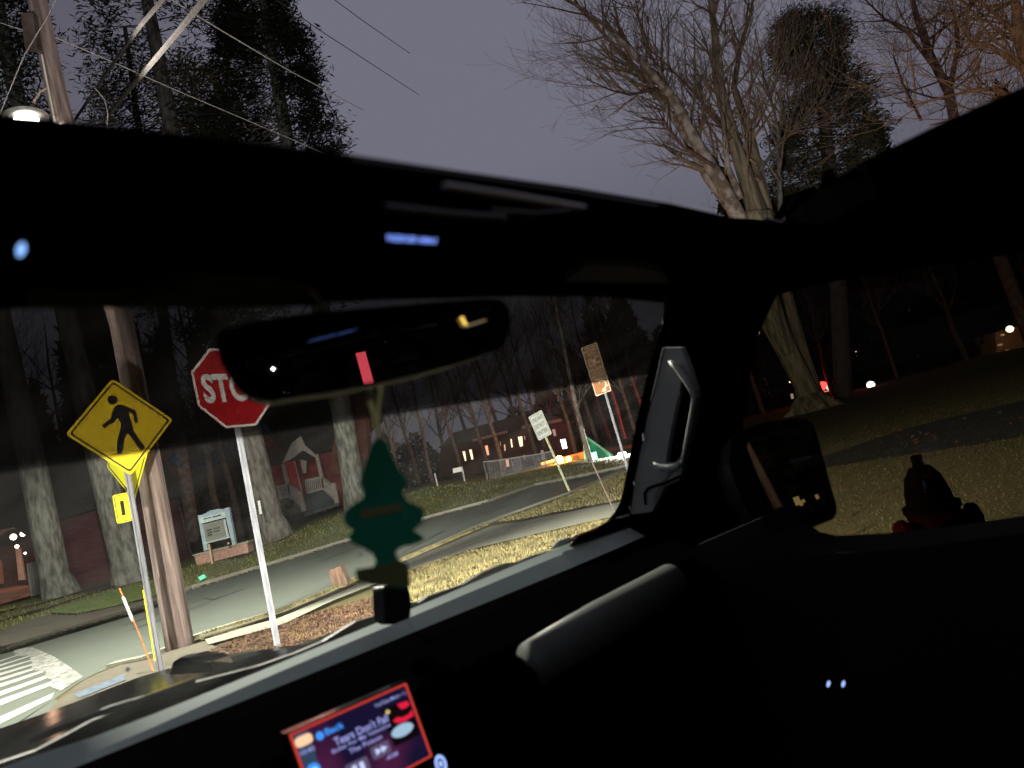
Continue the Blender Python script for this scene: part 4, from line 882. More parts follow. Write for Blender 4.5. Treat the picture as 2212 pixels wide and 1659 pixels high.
# small white notice on stake
ns = thing('small_notice', at(993, 1035, 35), 'small pale rectangular notice on a stake left of the fence', 'sign')
mb = MB(); quadbox(mb, [(978, 1012), (998, 1008), (999, 1018), (979, 1022)], 35, .02); mb.build('notice_panel', M_WHITE, ns)
mb = MB(); seg(mb, (998, 1008), (1004, 1040), 35, .03); mb.build('stake', M_STEEL, ns)
for k, (a, b) in enumerate([((939, 1022), (947, 1056)), ((1000, 1040), (1003, 1046))][:1]):
    mb = MB(); seg(mb, a, b, 33, .03); tag(mb.build('stake', M_STEEL), 'bare metal stake left of the small pale notice', 'stake')
# thin pale leaning birch
rr = random.Random(61); bt = thing('birch_tree', at(1268, 985, 36), 'thin pale leaning tree left of the historic sign', 'tree'); mb = MB()
L = [(1277, 1000, .12), (1262, 950, .12), (1245, 880, .11), (1228, 800, .10), (1215, 730, .09), (1204, 680, .08), (1190, 600, .06)]
P, RR = stem(mb, [at(x, y, 36) for x, y, r in L], [r for x, y, r in L], 8); mb.build('trunk', M_BARK_PALE, bt, smooth=True)
mb = MB()
for k in range(16):
    i = rr.randrange(8, len(P) - 1); grow(mb, rr, P[i], Vector((rr.uniform(-1, 1), rr.uniform(-1, 1), 1)), rr.uniform(1.2, 2.6), .03, 2, 4, .8, 3)
mb.build('crown', M_BARK, bt, recalc=False)
# letter board on a brick base
def zs(x, y): return (x / 10.586 + 405.5, y / 10.586 + 1078.3)     # crop 440..600, 1170..1340
DL = 24.2; lb = thing('letter_board_sign', at(478, 1212, DL), 'pale blue letter board sign on a low pink brick base on the far lawn', 'sign')
M_BLUEP = mat('pale_blue_paint', (.34, .44, .50), .7, .3, 0, (.28, .37, .42), 5)
mb = MB(); quadbox(mb, [zs(150, 1290), zs(1360, 1005), zs(1390, 1215), zs(210, 1530)], DL, .45); mb.build('brick_base', mat('pink_brick', (.42, .26, .21), .9, .1, 0, (.30, .17, .14), 14), lb)
mb = MB(); quadbox(mb, [zs(95, 1275), zs(1375, 955), zs(1378, 1000), zs(120, 1305)], DL - .04, .55); mb.build('coping', mat('grey_stone_cap', (.30, .28, .22), .9), lb)
mb = MB(); quadbox(mb, [zs(820, 215), zs(935, 185), zs(1095, 1030), zs(1020, 1050)], DL - .02, .14); mb.build('board_post', M_BLUEP, lb)
mb = MB(); quadbox(mb, [zs(228, 375), zs(290, 360), zs(460, 1165), zs(370, 1185)], DL - .02, .14); mb.build('board_post', M_BLUEP, lb)
mb = MB(); quadbox(mb, [zs(240, 400), zs(375, 335), zs(500, 262), zs(700, 222), zs(830, 235), zs(850, 290), zs(250, 440)], DL - .01, .10); mb.build('scrolled_top', M_BLUEP, lb)
mb = MB(); quadbox(mb, [zs(252, 440), zs(845, 290), zs(865, 420), zs(285, 565)], DL - .03, .10); mb.build('header_panel', mat('pale_header', (.52, .62, .62), .6), lb)
mb = MB(); rr = random.Random(4)
for i in range(18):
    t = i / 18; a = Vector(zs(355, 470)).lerp(Vector(zs(765, 375)), t); b = a + Vector((1.6, -.4)); hh = rr.uniform(2.2, 3.0)
    if i in (8,): continue
    quadbox(mb, [(a.x, a.y), (a.x - .1, a.y - hh), (b.x - .1, b.y - hh), (b.x, b.y)], DL - .045, .01)
mb.build('header_lettering', mat('slate_ink', (.05, .07, .08), .7), lb)
mb = MB(); quadbox(mb, [zs(290, 590), zs(825, 455), zs(930, 870), zs(400, 1000)], DL, .08); mb.build('letter_panel', mat('dull_letter_panel', (.24, .25, .22), .5, .3, 0, (.17, .18, .16), 2, stretch=(.3, 1, 14)), lb)
mb = MB()
for (x0, y0, x1, y1) in [(430, 740, 555, 705), (590, 700, 740, 660), (450, 800, 570, 765), (600, 765, 745, 728), (455, 850, 560, 825)]:
    for i in range(7):
        t = i / 7; a = Vector(zs(x0, y0)).lerp(Vector(zs(x1, y1)), t); quadbox(mb, [(a.x, a.y), (a.x - .6, a.y - 3.2), (a.x + .5, a.y - 3.4), (a.x + 1.0, a.y - .2)], DL - .012, .01)
mb.build('letters', mat('black_letters', (.05, .055, .05), .7), lb)
mb = MB(); quadbox(mb, [zs(815, 470), zs(850, 455), zs(940, 850), zs(890, 860)], DL - .05, .04); quadbox(mb, [zs(370, 1000), zs(960, 850), zs(965, 880), zs(380, 1030)], DL - .05, .06); mb.build('panel_trim', mat('silvery_trim', (.5, .56, .54), .5), lb)
for (a, b) in [((485, 1030), (570, 1480)), ((925, 985), (935, 1030))]:
    mb = MB(); seg(mb, zs(*a), zs(*b), DL - .35, .028); mb.build('ground_spotlight_stake', mat('tan_stake', (.5, .38, .28), .7), lb)
# small green yard lamps
for k, (x, y, d) in enumerate([(437, 1247, 21.5), (440, 1250, 21.4)][:1]):
    mb = MB(); q = at(x, y, d); mb.box(q, Vector((.07, .02, .02)), Vector((0, .04, 0)), Vector((-.02, 0, .05))); tag(mb.build('solar_lamp', emis('green_glow', (.1, .8, .45), .9)), 'tiny green glowing yard lamp in the grass below the letter board', 'yard lamp')
# small white plate on a trunk by the stop sign post
mb = MB(); quadbox(mb, [(556, 1082), (561, 1081), (566, 1110), (561, 1111)], 25.5, .05); tag(mb.build('trunk_plate', M_WHITE), 'narrow white plate beside the stop sign post', 'plate')

# ================================================================== RIGHT SIDE: park edge
def zr(x, y): return (x / 3.43 + 1566.8, y / 3.43 + 645.2)   # crop 1700..2400 x 700..1000 (3.16*1.085)
# far power pole with lit wires
pp = thing('far_power_pole', at(1665, 880, 60), 'distant slim power pole with glinting wires seen left of the big trunk', 'utility pole')
mb = MB(); mb.tube([at(*zr(220, 388), 60), at(*zr(262, 500), 60), at(*zr(368, 800), 60)], [.12, .13, .15], 8); mb.build('pole_shaft', mat('pinkish_pole', (.42, .30, .28), .9), pp)
mb = MB(); seg(mb, zr(170, 402), zr(250, 415), 60, .05); seg(mb, zr(205, 470), zr(262, 455), 60, .06); mb.build('crossarm', M_STEEL, pp)
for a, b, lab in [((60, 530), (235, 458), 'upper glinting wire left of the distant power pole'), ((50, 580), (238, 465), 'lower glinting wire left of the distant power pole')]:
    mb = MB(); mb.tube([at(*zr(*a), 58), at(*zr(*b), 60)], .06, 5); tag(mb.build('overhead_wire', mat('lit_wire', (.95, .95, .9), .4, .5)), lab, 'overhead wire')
def ball(name, x, y, D, r, m, label, cat, group=None):
    mb = MB(); q = at(x, y, D); mb.lathe(q, [(0, -r), (r * .7, -r * .7), (r, 0), (r * .7, r * .7), (0, r)], 12); return tag(mb.build(name, m, smooth=True), label, cat, group)
EWH = emis('far_white_lamp', (.9, .95, 1), 20); EWM = emis('far_warm_lamp', (1, .8, .45), 16); ERD = emis('added_red_glow', (1, .03, .03), 9)
ts = thing('signal_or_added_light', at(1775, 850, 52), 'red traffic signal glowing beside the big trunk', 'traffic light')
q = at(*zr(722, 645), 52)
mb = MB(); mb.box(q + Vector((0, .25, -.35)), Vector((.2, 0, 0)), Vector((0, .15, 0)), Vector((0, 0, .6))); mb.build('housing', M_BLACK, ts)
mb = MB(); mb.lathe(q, [(0, -.3), (.22, -.22), (.33, 0), (.22, .22), (0, .3)], 12); mb.build('red_lens', emis('red_signal_lens', (1, .04, .04), 22), ts)
lamp('POINT', at(*zr(690, 640), 50.5), 480, (1, .03, .03), ts, shadow_soft_size=.3)
added_red_lamp = thing('signal_or_added_light', at(1480, 930, 56), 'added red light hidden behind the windscreen pillar, reddening the trees beyond', 'traffic light')  # made-up lamp out of view, throws red light on the woods
mb = MB(); q2 = at(1490, 880, 56); mb.lathe(q2, [(0, -.22), (.16, -.16), (.24, 0), (.16, .16), (0, .22)], 12); mb.build('red_lens', ERD, added_red_lamp)
mb = MB(); mb.box(q2 + Vector((0, .25, -.35)), Vector((.2, 0, 0)), Vector((0, .15, 0)), Vector((0, 0, .6))); mb.build('housing', M_BLACK, added_red_lamp)
l = lamp('SPOT', q2 + Vector((0, -1, 0)), 4500, (1, .05, .05), added_red_lamp, shadow_soft_size=.3, spot_size=R(110), spot_blend=.6); aim(l, (-1, .75, .1))
ball('signal_repeater', *zr(812, 620), 53, .15, emis('dull_red', (1, .04, .05), .8), 'dimmer red light right of the traffic signal', 'red light')
mb = MB(); P = [zr(755, 640), zr(785, 632), zr(795, 672), zr(765, 682), zr(750, 665)]; quadbox(mb, P, 51, .05); tag(mb.build('blue_lit_sign', emis('cyan_sign', (.25, .85, 1), 6.0)), 'small glowing blue sign between the two red lights', 'sign')
mb = MB(); seg(mb, zr(702, 692), zr(765, 684), 50.9, .04); tag(mb.build('amber_strip', emis('amber_strip', (1, .6, .2), 1.5)), 'thin amber light strip under the glowing blue sign', 'light')
ball('far_lamp', *zr(1078, 640), 50, .26, EWH, 'cool white ground lamp at the lawn edge', 'lamp')
mb = MB(); seg(mb, zr(1078, 655), zr(1083, 685), 50, .05); tag(mb.build('glowing_stake', EDm), 'short stake with painted lamplight glow under the cool white ground lamp', 'stake')  # stake glows in place of the lamp's light on it
ball('far_lamp', *zr(978, 398), 60, .14, EWM, 'left of two small warm lamps high among the trees', 'lamp'); ball('far_lamp', *zr(1008, 413), 60, .10, EWM, 'right of two small warm lamps high among the trees', 'lamp')
mb = MB(); seg(mb, zr(940, 435), zr(990, 422), 60, .08); tag(mb.build('glowing_eave', emis('glowing_eave', (1, .8, .4), .9)), 'short yellow eave with lamplight painted as glow under two small warm lamps', 'eave')  # eave itself glows in place of lamplight falling on it
mb = MB(); seg(mb, zr(1020, 478), zr(1055, 468), 60, .06); tag(mb.build('glowing_grey_eave', emis('grey_eave_glow', (.8, .8, .7), .12)), 'grey roof edge with a dim painted glow right of the yellow eave', 'eave')  # faint glow put into the roof edge for light falling there
ball('far_lamp', *zr(248, 257), 60, .12, EWM, 'tiny warm lamp on the left of the big trunk high up', 'lamp')
ball('far_lamp', *zr(474, 622), 60, .09, EWM, 'tiny warm lamp against the left side of the big trunk', 'lamp')
mb = MB(); quadbox(mb, [zr(485, 705), zr(502, 703), zr(508, 740), zr(492, 742)], 58, .1); tag(mb.build('lit_window', emis('pale_window', (1, .85, .7), 1.2)), 'small pale lit window left of the big trunk base', 'window')
hl = thing('far_house', at(2190, 790, 55), 'dim orange lit house corner at the right edge', 'house')
mb = MB(); quadbox(mb, [zr(2010, 420), zr(2000, 250), zr(2240, 180), zr(2260, 400)], 57, 3); mb.build('wall', mat('tan_siding', (.30, .18, .10), .9), hl)
q = at(*zr(2108, 225), 55); mb = MB(); mb.lathe(q, [(0, -.25), (.18, -.18), (.27, 0), (.18, .18), (0, .25)], 12); mb.build('wall_lamp', emis('warm_white_lamp', (1, .82, .6), 12), hl, smooth=True)
for x0, y0, x1, y1, r in [(2095, 378, 2101, 410, .12), (2052, 262, 2054, 275, .09), (2022, 345, 2050, 338, .07)]:
    mb = MB(); seg(mb, zr(x0, y0), zr(x1, y1), 55, r); mb.build('small_light', emis('orange_small_light', (1, .55, .3), 2.0 if r > .1 else .9), hl)
lamp('POINT', q + Vector((0, -.6, -.4)), 60, (1, .55, .28), hl, shadow_soft_size=.3)
# dim shrub by the far lamp
# hydrant
hb = on_z(2072, 1290, 0); hy = thing('fire_hydrant', hb, 'dark red fire hydrant on the lawn outside the side window', 'fire hydrant')
M_HYD = mat('red_hydrant_paint', (.010, .0012, .0012), .8, 0, 0, (.005, .0006, .0006), 14)
mb = MB(); mb.lathe(hb, [(0, 0), (.15, 0), (.15, .03), (.108, .035), (.104, .40), (.125, .41), (.125, .44), (.10, .45)], 22); mb.build('barrel', M_HYD, hy, smooth=False)
k = px_of(hb)
mb = MB(); mb.lathe(hb, [(.135, .44), (.135, .47), (.11, .48), (.106, .53), (.085, .61), (.05, .66), (.028, .665), (.028, .72), (0, .72)], 22); mb.build('bonnet', mat('black_bonnet_paint', (.0025, .001, .001), .8, 0), hy)
for dx, r in ((-1, .06), (1, .06)):
    mb = MB(); a = hb + Vector((0, 0, .36)); d = Vector((dx * .95, -.1, 0)); mb.tube([a + d * .08, a + d * .17, a + d * .175, a + d * .205], [r * .9, r * .9, r * 1.25, r * 1.2], 12); mb.tube([a + d * .2, a + d * .23], .022, 5); mb.build('side_nozzle', M_HYD, hy)
mb = MB(); a = hb + Vector((0, 0, .34)); d = Vector((-.1, -.95, 0)); mb.tube([a + d * .1, a + d * .19, a + d * .195, a + d * .23], [.075, .075, .095, .09], 14); mb.build('front_nozzle', M_HYD, hy)

# ================================================================== THE CAR THE PICTURE IS TAKEN FROM
carx = thing('car', car(.37, .2, -1.2), 'black car the picture is taken from, with lit screen and dark sun band', 'car')
def LP(pts, f): return [f(*p) for p in pts]
LAT = lambda l: (lambda x, y: on_plane(x, y, car(l, 0, 0), RC))
FWD = lambda l: (lambda x, y: on_plane(x, y, car(0, l, 0), FC))
WN = (FC * .30 + ZC * .53).normalized(); W0 = car(0, .97, -.17)
WS = lambda off: (lambda x, y: on_plane(x, y, W0 + WN * off, WN))
ZP = lambda z: (lambda x, y: on_z(x, y, EYE.z + z))
# headliner: front band between roof opening and windscreen, then side and rear bands
hole = [(-150, 233), (0, 245), (100, 254), (340, 281), (740, 331), (1000, 370), (1250, 406), (1450, 440), (1570, 467), (1630, 479), (1668, 484)]
rim = [(1692, 481), (1703, 468), (1730, 440), (1800, 390), (1870, 346), (2040, 262), (2212, 186), (2400, 100)]
top3 = LP(hole, ZP(.16)); rim3 = LP(rim, ZP(.16))
up = Vector((0, 0, -.03))
wst = [(1440, 655), (1300, 640), (1100, 640), (690, 652), (350, 660), (0, 668), (-150, 688)]
wst3 = LP(wst, ZP(.13)); wst3 = [p + Vector((0, 0, .03)) for p in wst3]
mb = MB(); mb.prism(top3 + [car(1.02, .50, .16)] + [car(.9, .53, .16)] + wst3, up)
mb.prism([car(.048, .287, .16), car(.05, .425, .16), car(-.75, .47, .16), car(-.75, .28, .16)], up)
mb.prism([top3[-1]] + rim3 + [car(.63, -.6, .16), car(1.06, -.6, .16), car(1.06, .45, .16), car(1.02, .50, .16)], up)
mb.prism([car(-.75, .279, .16), car(-.75, -.6, .16), car(-.35, -.6, .16), car(-.35, .279, .16)], up)
mb.prism([car(-.75, -.601, .16), car(1.06, -.601, .16), car(1.0, -1.8, .14), car(-.7, -1.8, .14)], up)
mb.build('headliner', M_LINER, carx)
# roof opening seal and wind deflector, glossy rails that catch the sky
M_RAIL = mat('satin_rail', (.02, .02, .022), .22, .8)
for (pts, z, r, nm) in [([(760, 347), (1000, 380), (1250, 418), (1420, 446)], .155, .0012, 'roof_seal'), ([(960, 401), (1040, 413), (1120, 425), (1262, 449)], .128, .0018, 'deflector_rail'), ([(830, 448), (960, 462), (1090, 472)], .126, .0022, 'shade_rail'), ([(1060, 455), (1160, 462), (1262, 452)], .127, .0015, 'shade_rail')]:
    mb = MB(); mb.tube(LP(pts, ZP(z)), r, 8); mb.build(nm, M_RAIL if nm != 'deflector_rail' else mat('brushed_rail', (.55, .55, .58), .3, .6, .8), carx)
mb = MB(); mb.tube(LP([(1655, 474), (1690, 484), (1700, 470)], ZP(.158)), .0022, 8); mb.build('corner_clip', M_GLOSSBLK, carx)
# clips along the right rail of the opening
for pts in [[(1712, 470), (1700, 455), (1722, 425), (1762, 410), (1772, 425), (1740, 452)], [(1770, 415), (1780, 380), (1800, 372), (1812, 392), (1800, 405)], [(1845, 378), (1850, 350), (1866, 343), (1880, 350), (1875, 362)]][:2]:
    mb = MB(); mb.prism(LP(pts, ZP(.165)), Vector((0, 0, .004))); mb.build('roof_clip', M_LINER, carx)
mb = MB(); mb.prism([car(-.36, .29, .17), car(.74, .35, .17), car(.66, -.62, .17), car(-.36, -.62, .17)], Vector((0, 0, .003))); mb.build('sunroof_glass', glass('sunroof_glass', (.95, .95, .97), .002), carx)
# windscreen with dark sun band
tintl = [(-160, 1042), (0, 1020), (350, 971), (700, 917), (1050, 863), (1399, 808)]
wtop = [(1446, 640), (1300, 640), (1100, 638), (690, 650), (350, 658), (0, 666), (-160, 690)]
wbot = [(1327, 1110), (1290, 1180), (1112, 1240), (737, 1400), (333, 1570), (0, 1680), (-160, 1740)]
T3 = LP(tintl, WS(0)); th = WN * .003
mb = MB(); mb.prism(T3 + LP(wbot, WS(0)), th); mb.build('windshield', glass('windshield_glass', (.97, .985, .975), .015, .02, .022), carx)
mb = MB(); mb.prism(T3 + LP(wtop, WS(0)), th); mb.build('sun_band', glass('dark_tint_glass', (.305, .305, .305), .01, .02, .01), carx)
mb = MB(); mb.tube(LP(tintl, WS(-.002)), .0006, 5); mb.build('tint_edge', mat('tint_edge', (.10, .10, .10), .8), carx)
# hood
rearz = -.205
sil = [(-160, 1632), (0, 1572), (133, 1527), (220, 1492), (301, 1461), (337, 1448), (420, 1432), (493, 1412), (567, 1400), (613, 1401), (680, 1380), (737, 1357), (850, 1315)]
front = resample(LP(sil, ZP(-.285)), 30); rear = [car(-.9 + 2.0 * i / 29, 1.0, rearz) for i in range(30)]
front = [car(-.9, 2.15, -.285), car(-.4, 2.18, -.285)] + front; front = resample(front, 30)
mb = MB(); rowsH = []
for k in range(9):
    t = k / 8; rowsH.append([p.lerp(q, t) + Vector((0, 0, -.018 * math.sin(math.pi * t) + .004 * math.sin(3.1 * math.pi * t))) for p, q in zip(rear, front)])
rowsH.append([q + FC * .05 + Vector((0, 0, -.10)) for q in front]); rowsH.append([q + FC * .06 + Vector((0, 0, -.45)) for q in front])
for a, b in zip(rowsH, rowsH[1:]): mb.strip(a, b)
hood = mb.build('hood', M_PAINTCAR, carx, smooth=True)
# hood vent: raised scoop with a dark mouth
def sc3(pts, f): return LP(pts, FWD(f))
mb = MB(); A = sc3([(366, 1458), (374, 1430), (388, 1421), (404, 1421), (418, 1430), (447, 1431), (455, 1427), (458, 1452)], 1.60); B = sc3([(380, 1446), (388, 1421), (400, 1415), (447, 1406), (485, 1410), (497, 1416), (506, 1432), (508, 1440)], 1.78)
nA = len(A); mb.add(A + B, [tuple(range(nA))] + [(i, (i + 1) % nA, nA + (i + 1) % nA, nA + i) for i in range(nA)] + [tuple(range(nA, 2 * nA))]); mb.build('hood_scoop', M_PAINTCAR, hood, bevel=.003)
mb = MB(); mb.prism(sc3([(406, 1452), (404, 1436), (416, 1436), (450, 1436), (452, 1450)], 1.597), FC * -.002); mb.build('scoop_insert', mat('teal_grey_plastic', (.10, .13, .13), .3, .5), hood)
# cowl and wipers
cowl = [(-160, 1700), (0, 1648), (77, 1622), (150, 1584), (200, 1556), (300, 1518), (367, 1488), (467, 1462), (560, 1438), (640, 1410), (700, 1385), (737, 1362), (770, 1342), (826, 1326), (833, 1300), (848, 1290), (880, 1300), (905, 1302), (925, 1288), (1002, 1262), (1042, 1237), (1091, 1217), (1120, 1214), (1152, 1200), (1225, 1180), (1285, 1150), (1330, 1128), (1338, 1150), (1300, 1185), (1112, 1240), (925, 1316), (737, 1400), (333, 1570), (0, 1675), (-160, 1740)]
mb = MB(); mb.prism(LP(cowl, FWD(1.03)), FC * .01); mb.build('cowl', M_BLACK, carx)
mb = MB(); mb.tube(LP([(188, 1550), (240, 1528), (315, 1506)], WS(.035)), .0026, 6); mb.build('wiper_blade', mat('pale_wiper_edge', (.5, .55, .52), .3, .6), carx)
mb = MB(); mb.tube(LP([(60, 1600), (200, 1546), (290, 1518), (420, 1470)], WS(.03)), .004, 6); mb.build('wiper_arm', M_GLOSSBLK, carx)
mb = MB(); mb.tube(LP([(804, 1350), (826, 1324), (838, 1300), (834, 1272)], WS(.03)), [.003, .0035, .0025, .002], 6); mb.build('wiper_arm', mat('silver_wiper', (.5, .5, .46), .35, .6, .5), carx)
mb = MB(); mb.tube(LP([(838, 1330), (870, 1312), (900, 1304), (1010, 1262), (1090, 1222)], WS(.035)), .004, 6); mb.build('wiper_blade', M_BLACK, carx)
for x, y in [(276, 1348 + 98), (457, 1495), (594, 1426), (840, 1315)]:
    mb = MB(); q = WS(.03)(x, y); mb.lathe(q, [(0, -.003), (.003, 0), (0, .003)], 8); mb.build('washer_nozzle', mat('chrome', (.8, .8, .8), .1, .8, 1), carx)
# dash: body, bright edge strip along the glass, screen, speaker dome, pad
strip_t = [(-160, 1722), (0, 1660), (67, 1634), (200, 1592), (333, 1542), (467, 1488), (600, 1434), (737, 1377), (925, 1300), (1112, 1221), (1200, 1186), (1300, 1146), (1360, 1124), (1410, 1116)]
strip_b = [(-160, 1795), (0, 1718), (67, 1680), (200, 1626), (333, 1570), (467, 1510), (600, 1453), (737, 1395), (925, 1317), (1112, 1239), (1200, 1203), (1300, 1164), (1360, 1142), (1410, 1130)]
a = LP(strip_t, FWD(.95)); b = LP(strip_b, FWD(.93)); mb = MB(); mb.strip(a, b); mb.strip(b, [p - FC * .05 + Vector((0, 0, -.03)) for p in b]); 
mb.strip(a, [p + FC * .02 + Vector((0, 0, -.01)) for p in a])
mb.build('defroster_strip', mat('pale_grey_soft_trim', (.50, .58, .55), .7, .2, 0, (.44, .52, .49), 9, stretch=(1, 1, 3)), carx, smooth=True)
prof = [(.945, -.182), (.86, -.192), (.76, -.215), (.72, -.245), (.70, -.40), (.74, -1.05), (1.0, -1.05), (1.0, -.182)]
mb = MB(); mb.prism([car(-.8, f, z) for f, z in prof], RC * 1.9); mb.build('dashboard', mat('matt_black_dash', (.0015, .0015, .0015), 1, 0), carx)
P = [FWD(.72)(1152, 1432), FWD(.735)(1300, 1345), FWD(.74)(1452, 1256)]
mb = MB(); mb.tube(P, [.026, .029, .026], 24); mb.build('dash_roll', mat('grey_dash_roll', (.15, .16, .145), .5, .3), carx, smooth=True)
mb = MB(); q = on_plane(1350, 1128, car(0, .93, 0), FC); 
dome = [(1240, 1168), (1255, 1152), (1290, 1138), (1330, 1118), (1365, 1108), (1395, 1108), (1412, 1115), (1400, 1124), (1350, 1140), (1300, 1156)]
mb.prism(LP(dome, FWD(.93)), FC * .02 + Vector((0, 0, -.01))); mb.build('corner_speaker', M_GLOSSBLK, carx)
mb = MB(); mb.tube(LP([(1240, 1160), (1290, 1142)], FWD(.925)), .0018, 5); tag(mb.build('speaker_trim_or_reflection', mat('painted_red_reflection', (.5, .12, .05), .4), carx), 'thin edge coloured as a reflection of red light')  # red-orange reflection of light put into the edge colour
mb = MB(); mb.tube(LP([(1338, 1118), (1370, 1109), (1400, 1109), (1412, 1114)], FWD(.925)), .002, 5); mb.build('speaker_trim_or_reflection', mat('silver_trim', (.6, .65, .62), .3, .6, .5), carx)
mb = MB(); mb.tube(LP([(1190, 1186), (1205, 1176), (1225, 1168), (1248, 1162)], FWD(.945)), [.001, .006, .006, .001], 6); mb.build('vent_lip', mat('silver_lip', (.55, .6, .58), .3, .6, .3), carx)
# phone cradle under the air freshener
mb = MB(); mb.prism(LP([(829, 1268), (842, 1262), (884, 1268), (890, 1296), (888, 1335), (850, 1350), (832, 1340)], FWD(.86)), FC * .03); mb.build('device_mount', M_BLACK, carx, bevel=.003)
# centre screen
sq = LP([(625, 1592), (875, 1470), (935, 1638), (685, 1760)], FWD(.70))
Cs = (sq[0] + sq[1] + sq[2] + sq[3]) / 4; Us = ((sq[1] - sq[0]) + (sq[2] - sq[3])) / 4; Vs = ((sq[0] - sq[3]) + (sq[1] - sq[2])) / 4
fs = (Cs, Us, Vs, -FC)
scr = MB(); scr.prism([loc2(fs, *p, -.012) for p in [(-1.03, -1.04), (1.03, -1.04), (1.03, 1.04), (-1.03, 1.04)]], FC * -.011); scr = scr.build('screen', M_GLOSSBLK, carx)
def em_grad(name, c1, c2, s, scale):
    m = bpy.data.materials.new(name); m.use_nodes = True; t = m.node_tree; b = t.nodes['Principled BSDF']; b.inputs['Base Color'].default_value = (.01, .01, .01, 1)
    tc = N(t, 'ShaderNodeTexCoord'); no = N(t, 'ShaderNodeTexNoise'); no.inputs['Scale'].default_value = scale; no.inputs['Detail'].default_value = 1
    rp = N(t, 'ShaderNodeValToRGB'); rp.color_ramp.elements[0].position = .40; rp.color_ramp.elements[1].position = .60; rp.color_ramp.elements[0].color = (*c1, 1); rp.color_ramp.elements[1].color = (*c2, 1)
    t.links.new(tc.outputs['Object'], no.inputs[0]); t.links.new(no.outputs['Fac'], rp.inputs[0]); t.links.new(rp.outputs[0], b.inputs['Emission Color']); b.inputs['Emission Strength'].default_value = s; return m
def spl(name, pts, m, lift, rad=0):
    mb = MB(); pp = round_poly(pts, rad) if rad else pts; C_, U_, V_, N_ = fs
    mb.prism([loc2(fs, p[0], p[1], lift) for p in pp], N_ * .0003); return mb.build(name, m, scr)
def rc(x0, y0, x1, y1): return [(x0, y0), (x1, y0), (x1, y1), (x0, y1)]
spl('display', rc(-.98, -.97, .98, .97), em_grad('display_glow', (.007, .005, .028), (.062, .010, .045), 1.0, 16), 0)
mb = MB(); oo = round_poly(rc(-1.0, -1.0, 1.0, 1.0), .03); ii = round_poly(rc(-.965, -.955, .965, .955), .03); ringplate(fs, oo, ii, .0004, .0004, mb); mb.build('red_border', emis('red_border', (.75, .06, .04), .8), scr)
spl('sidebar', rc(-.95, -.95, -.74, .93), emis('sidebar', (.03, .06, .11), 1), .0005)
LB = emis('lavender_text', (.42, .44, .95), .9); CY = emis('azure_icon', (.05, .30, .95), 1.1)
spl('tab_pill', rc(-.96, .62, -.70, .86), emis('peach_pill', (1, .62, .38), 1.1), .0008, .09)
mb = MB(); text_into(mb, '10:42', (-.94, .44, -.72, .54), fs, .001, .01, 0); mb.build('clock', LB, scr)
def disc(name, u, v, ru, rv, m, l=.0008): return spl(name, [(u + ru * math.cos(k * .314), v + rv * math.sin(k * .314)) for k in range(20)], m, l)
disc('round_icon', -.84, .02, .105, .16, CY); disc('round_icon_dot', -.83, .0, .05, .08, emis('pale_icon', (.4, .75, 1), 1.1), .0012)
disc('round_icon', -.59, .68, .06, .10, CY)
mb = MB(); text_into(mb, 'Back', (-.5, .62, -.2, .78), fs, .001, .02, 0); mb.build('back_text', CY, scr)
mb = MB(); text_into(mb, 'Tears Don\'t Fall', (-.42, .30, .50, .50), fs, .001, .012, 0); text_into(mb, 'Bullet For My Valentine', (-.5, .14, .50, .26), fs, .001, .006, 0); text_into(mb, 'The Poison', (-.26, -.02, .30, .10), fs, .001, .006, 0)
mb.build('song_text', LB, scr)
mb = MB(); text_into(mb, 'YouTube Music – I...', (.36, .74, .95, .83), fs, .001, .006, 0); mb.build('source_text', LB, scr)
spl('skip_button', rc(.06, -.42, .38, -.10), emis('button_grey', (.11, .08, .16), 1), .0006, .05)
mb = MB()
for k in (0, .1): mb.prism([loc2(fs, p[0], p[1], .001) for p in [(.13 + k, -.34), (.13 + k, -.17), (.23 + k, -.255)]], -FC * .0002)
mb.build('skip_symbol', emis('pale_symbol', (.6, .68, 1), 1), scr)
spl('pause_button', rc(-.40, -.62, -.03, -.22), emis('button_grey2', (.11, .08, .16), 1), .0006, .05)
mb = MB()
for k in (0, .12): mb.prism([loc2(fs, p[0], p[1], .001) for p in rc(-.30 + k, -.56, -.23 + k, -.30)], -FC * .0002)
mb.build('pause_symbol', emis('pale_symbol2', (.6, .68, 1), 1), scr)
mb = MB(); text_into(mb, '-4:08', (.24, -.56, .46, -.46), fs, .001, .006, 0); mb.build('time_text', LB, scr)
spl('album_tile', rc(.45, -.35, .94, .62), emis('black_tile', (.004, .002, .003), 1), .0005, .03)
RD = emis('crimson_tile_shape', (.85, .015, .06), .9)
mb = MB(); mb.prism([loc2(fs, p[0], p[1], .001) for p in [(.72, .60), (.90, .57), (.93, .46), (.84, .42), (.76, .44)]], -FC * .0002); mb.prism([loc2(fs, p[0], p[1], .001) for p in [(.56, .26), (.66, .30), (.72, .24), (.86, .24), (.93, .32), (.93, .16), (.74, .12), (.62, .16)]], -FC * .0002); mb.build('tile_shapes', RD, scr)
disc('tile_emblem', .66, -.05, .2, .15, emis('pale_emblem', (.45, .66, .85), .8), .0011); disc('tile_spot', .53, .52, .035, .05, emis('gold_spot', (.85, .65, .2), .9), .0011)
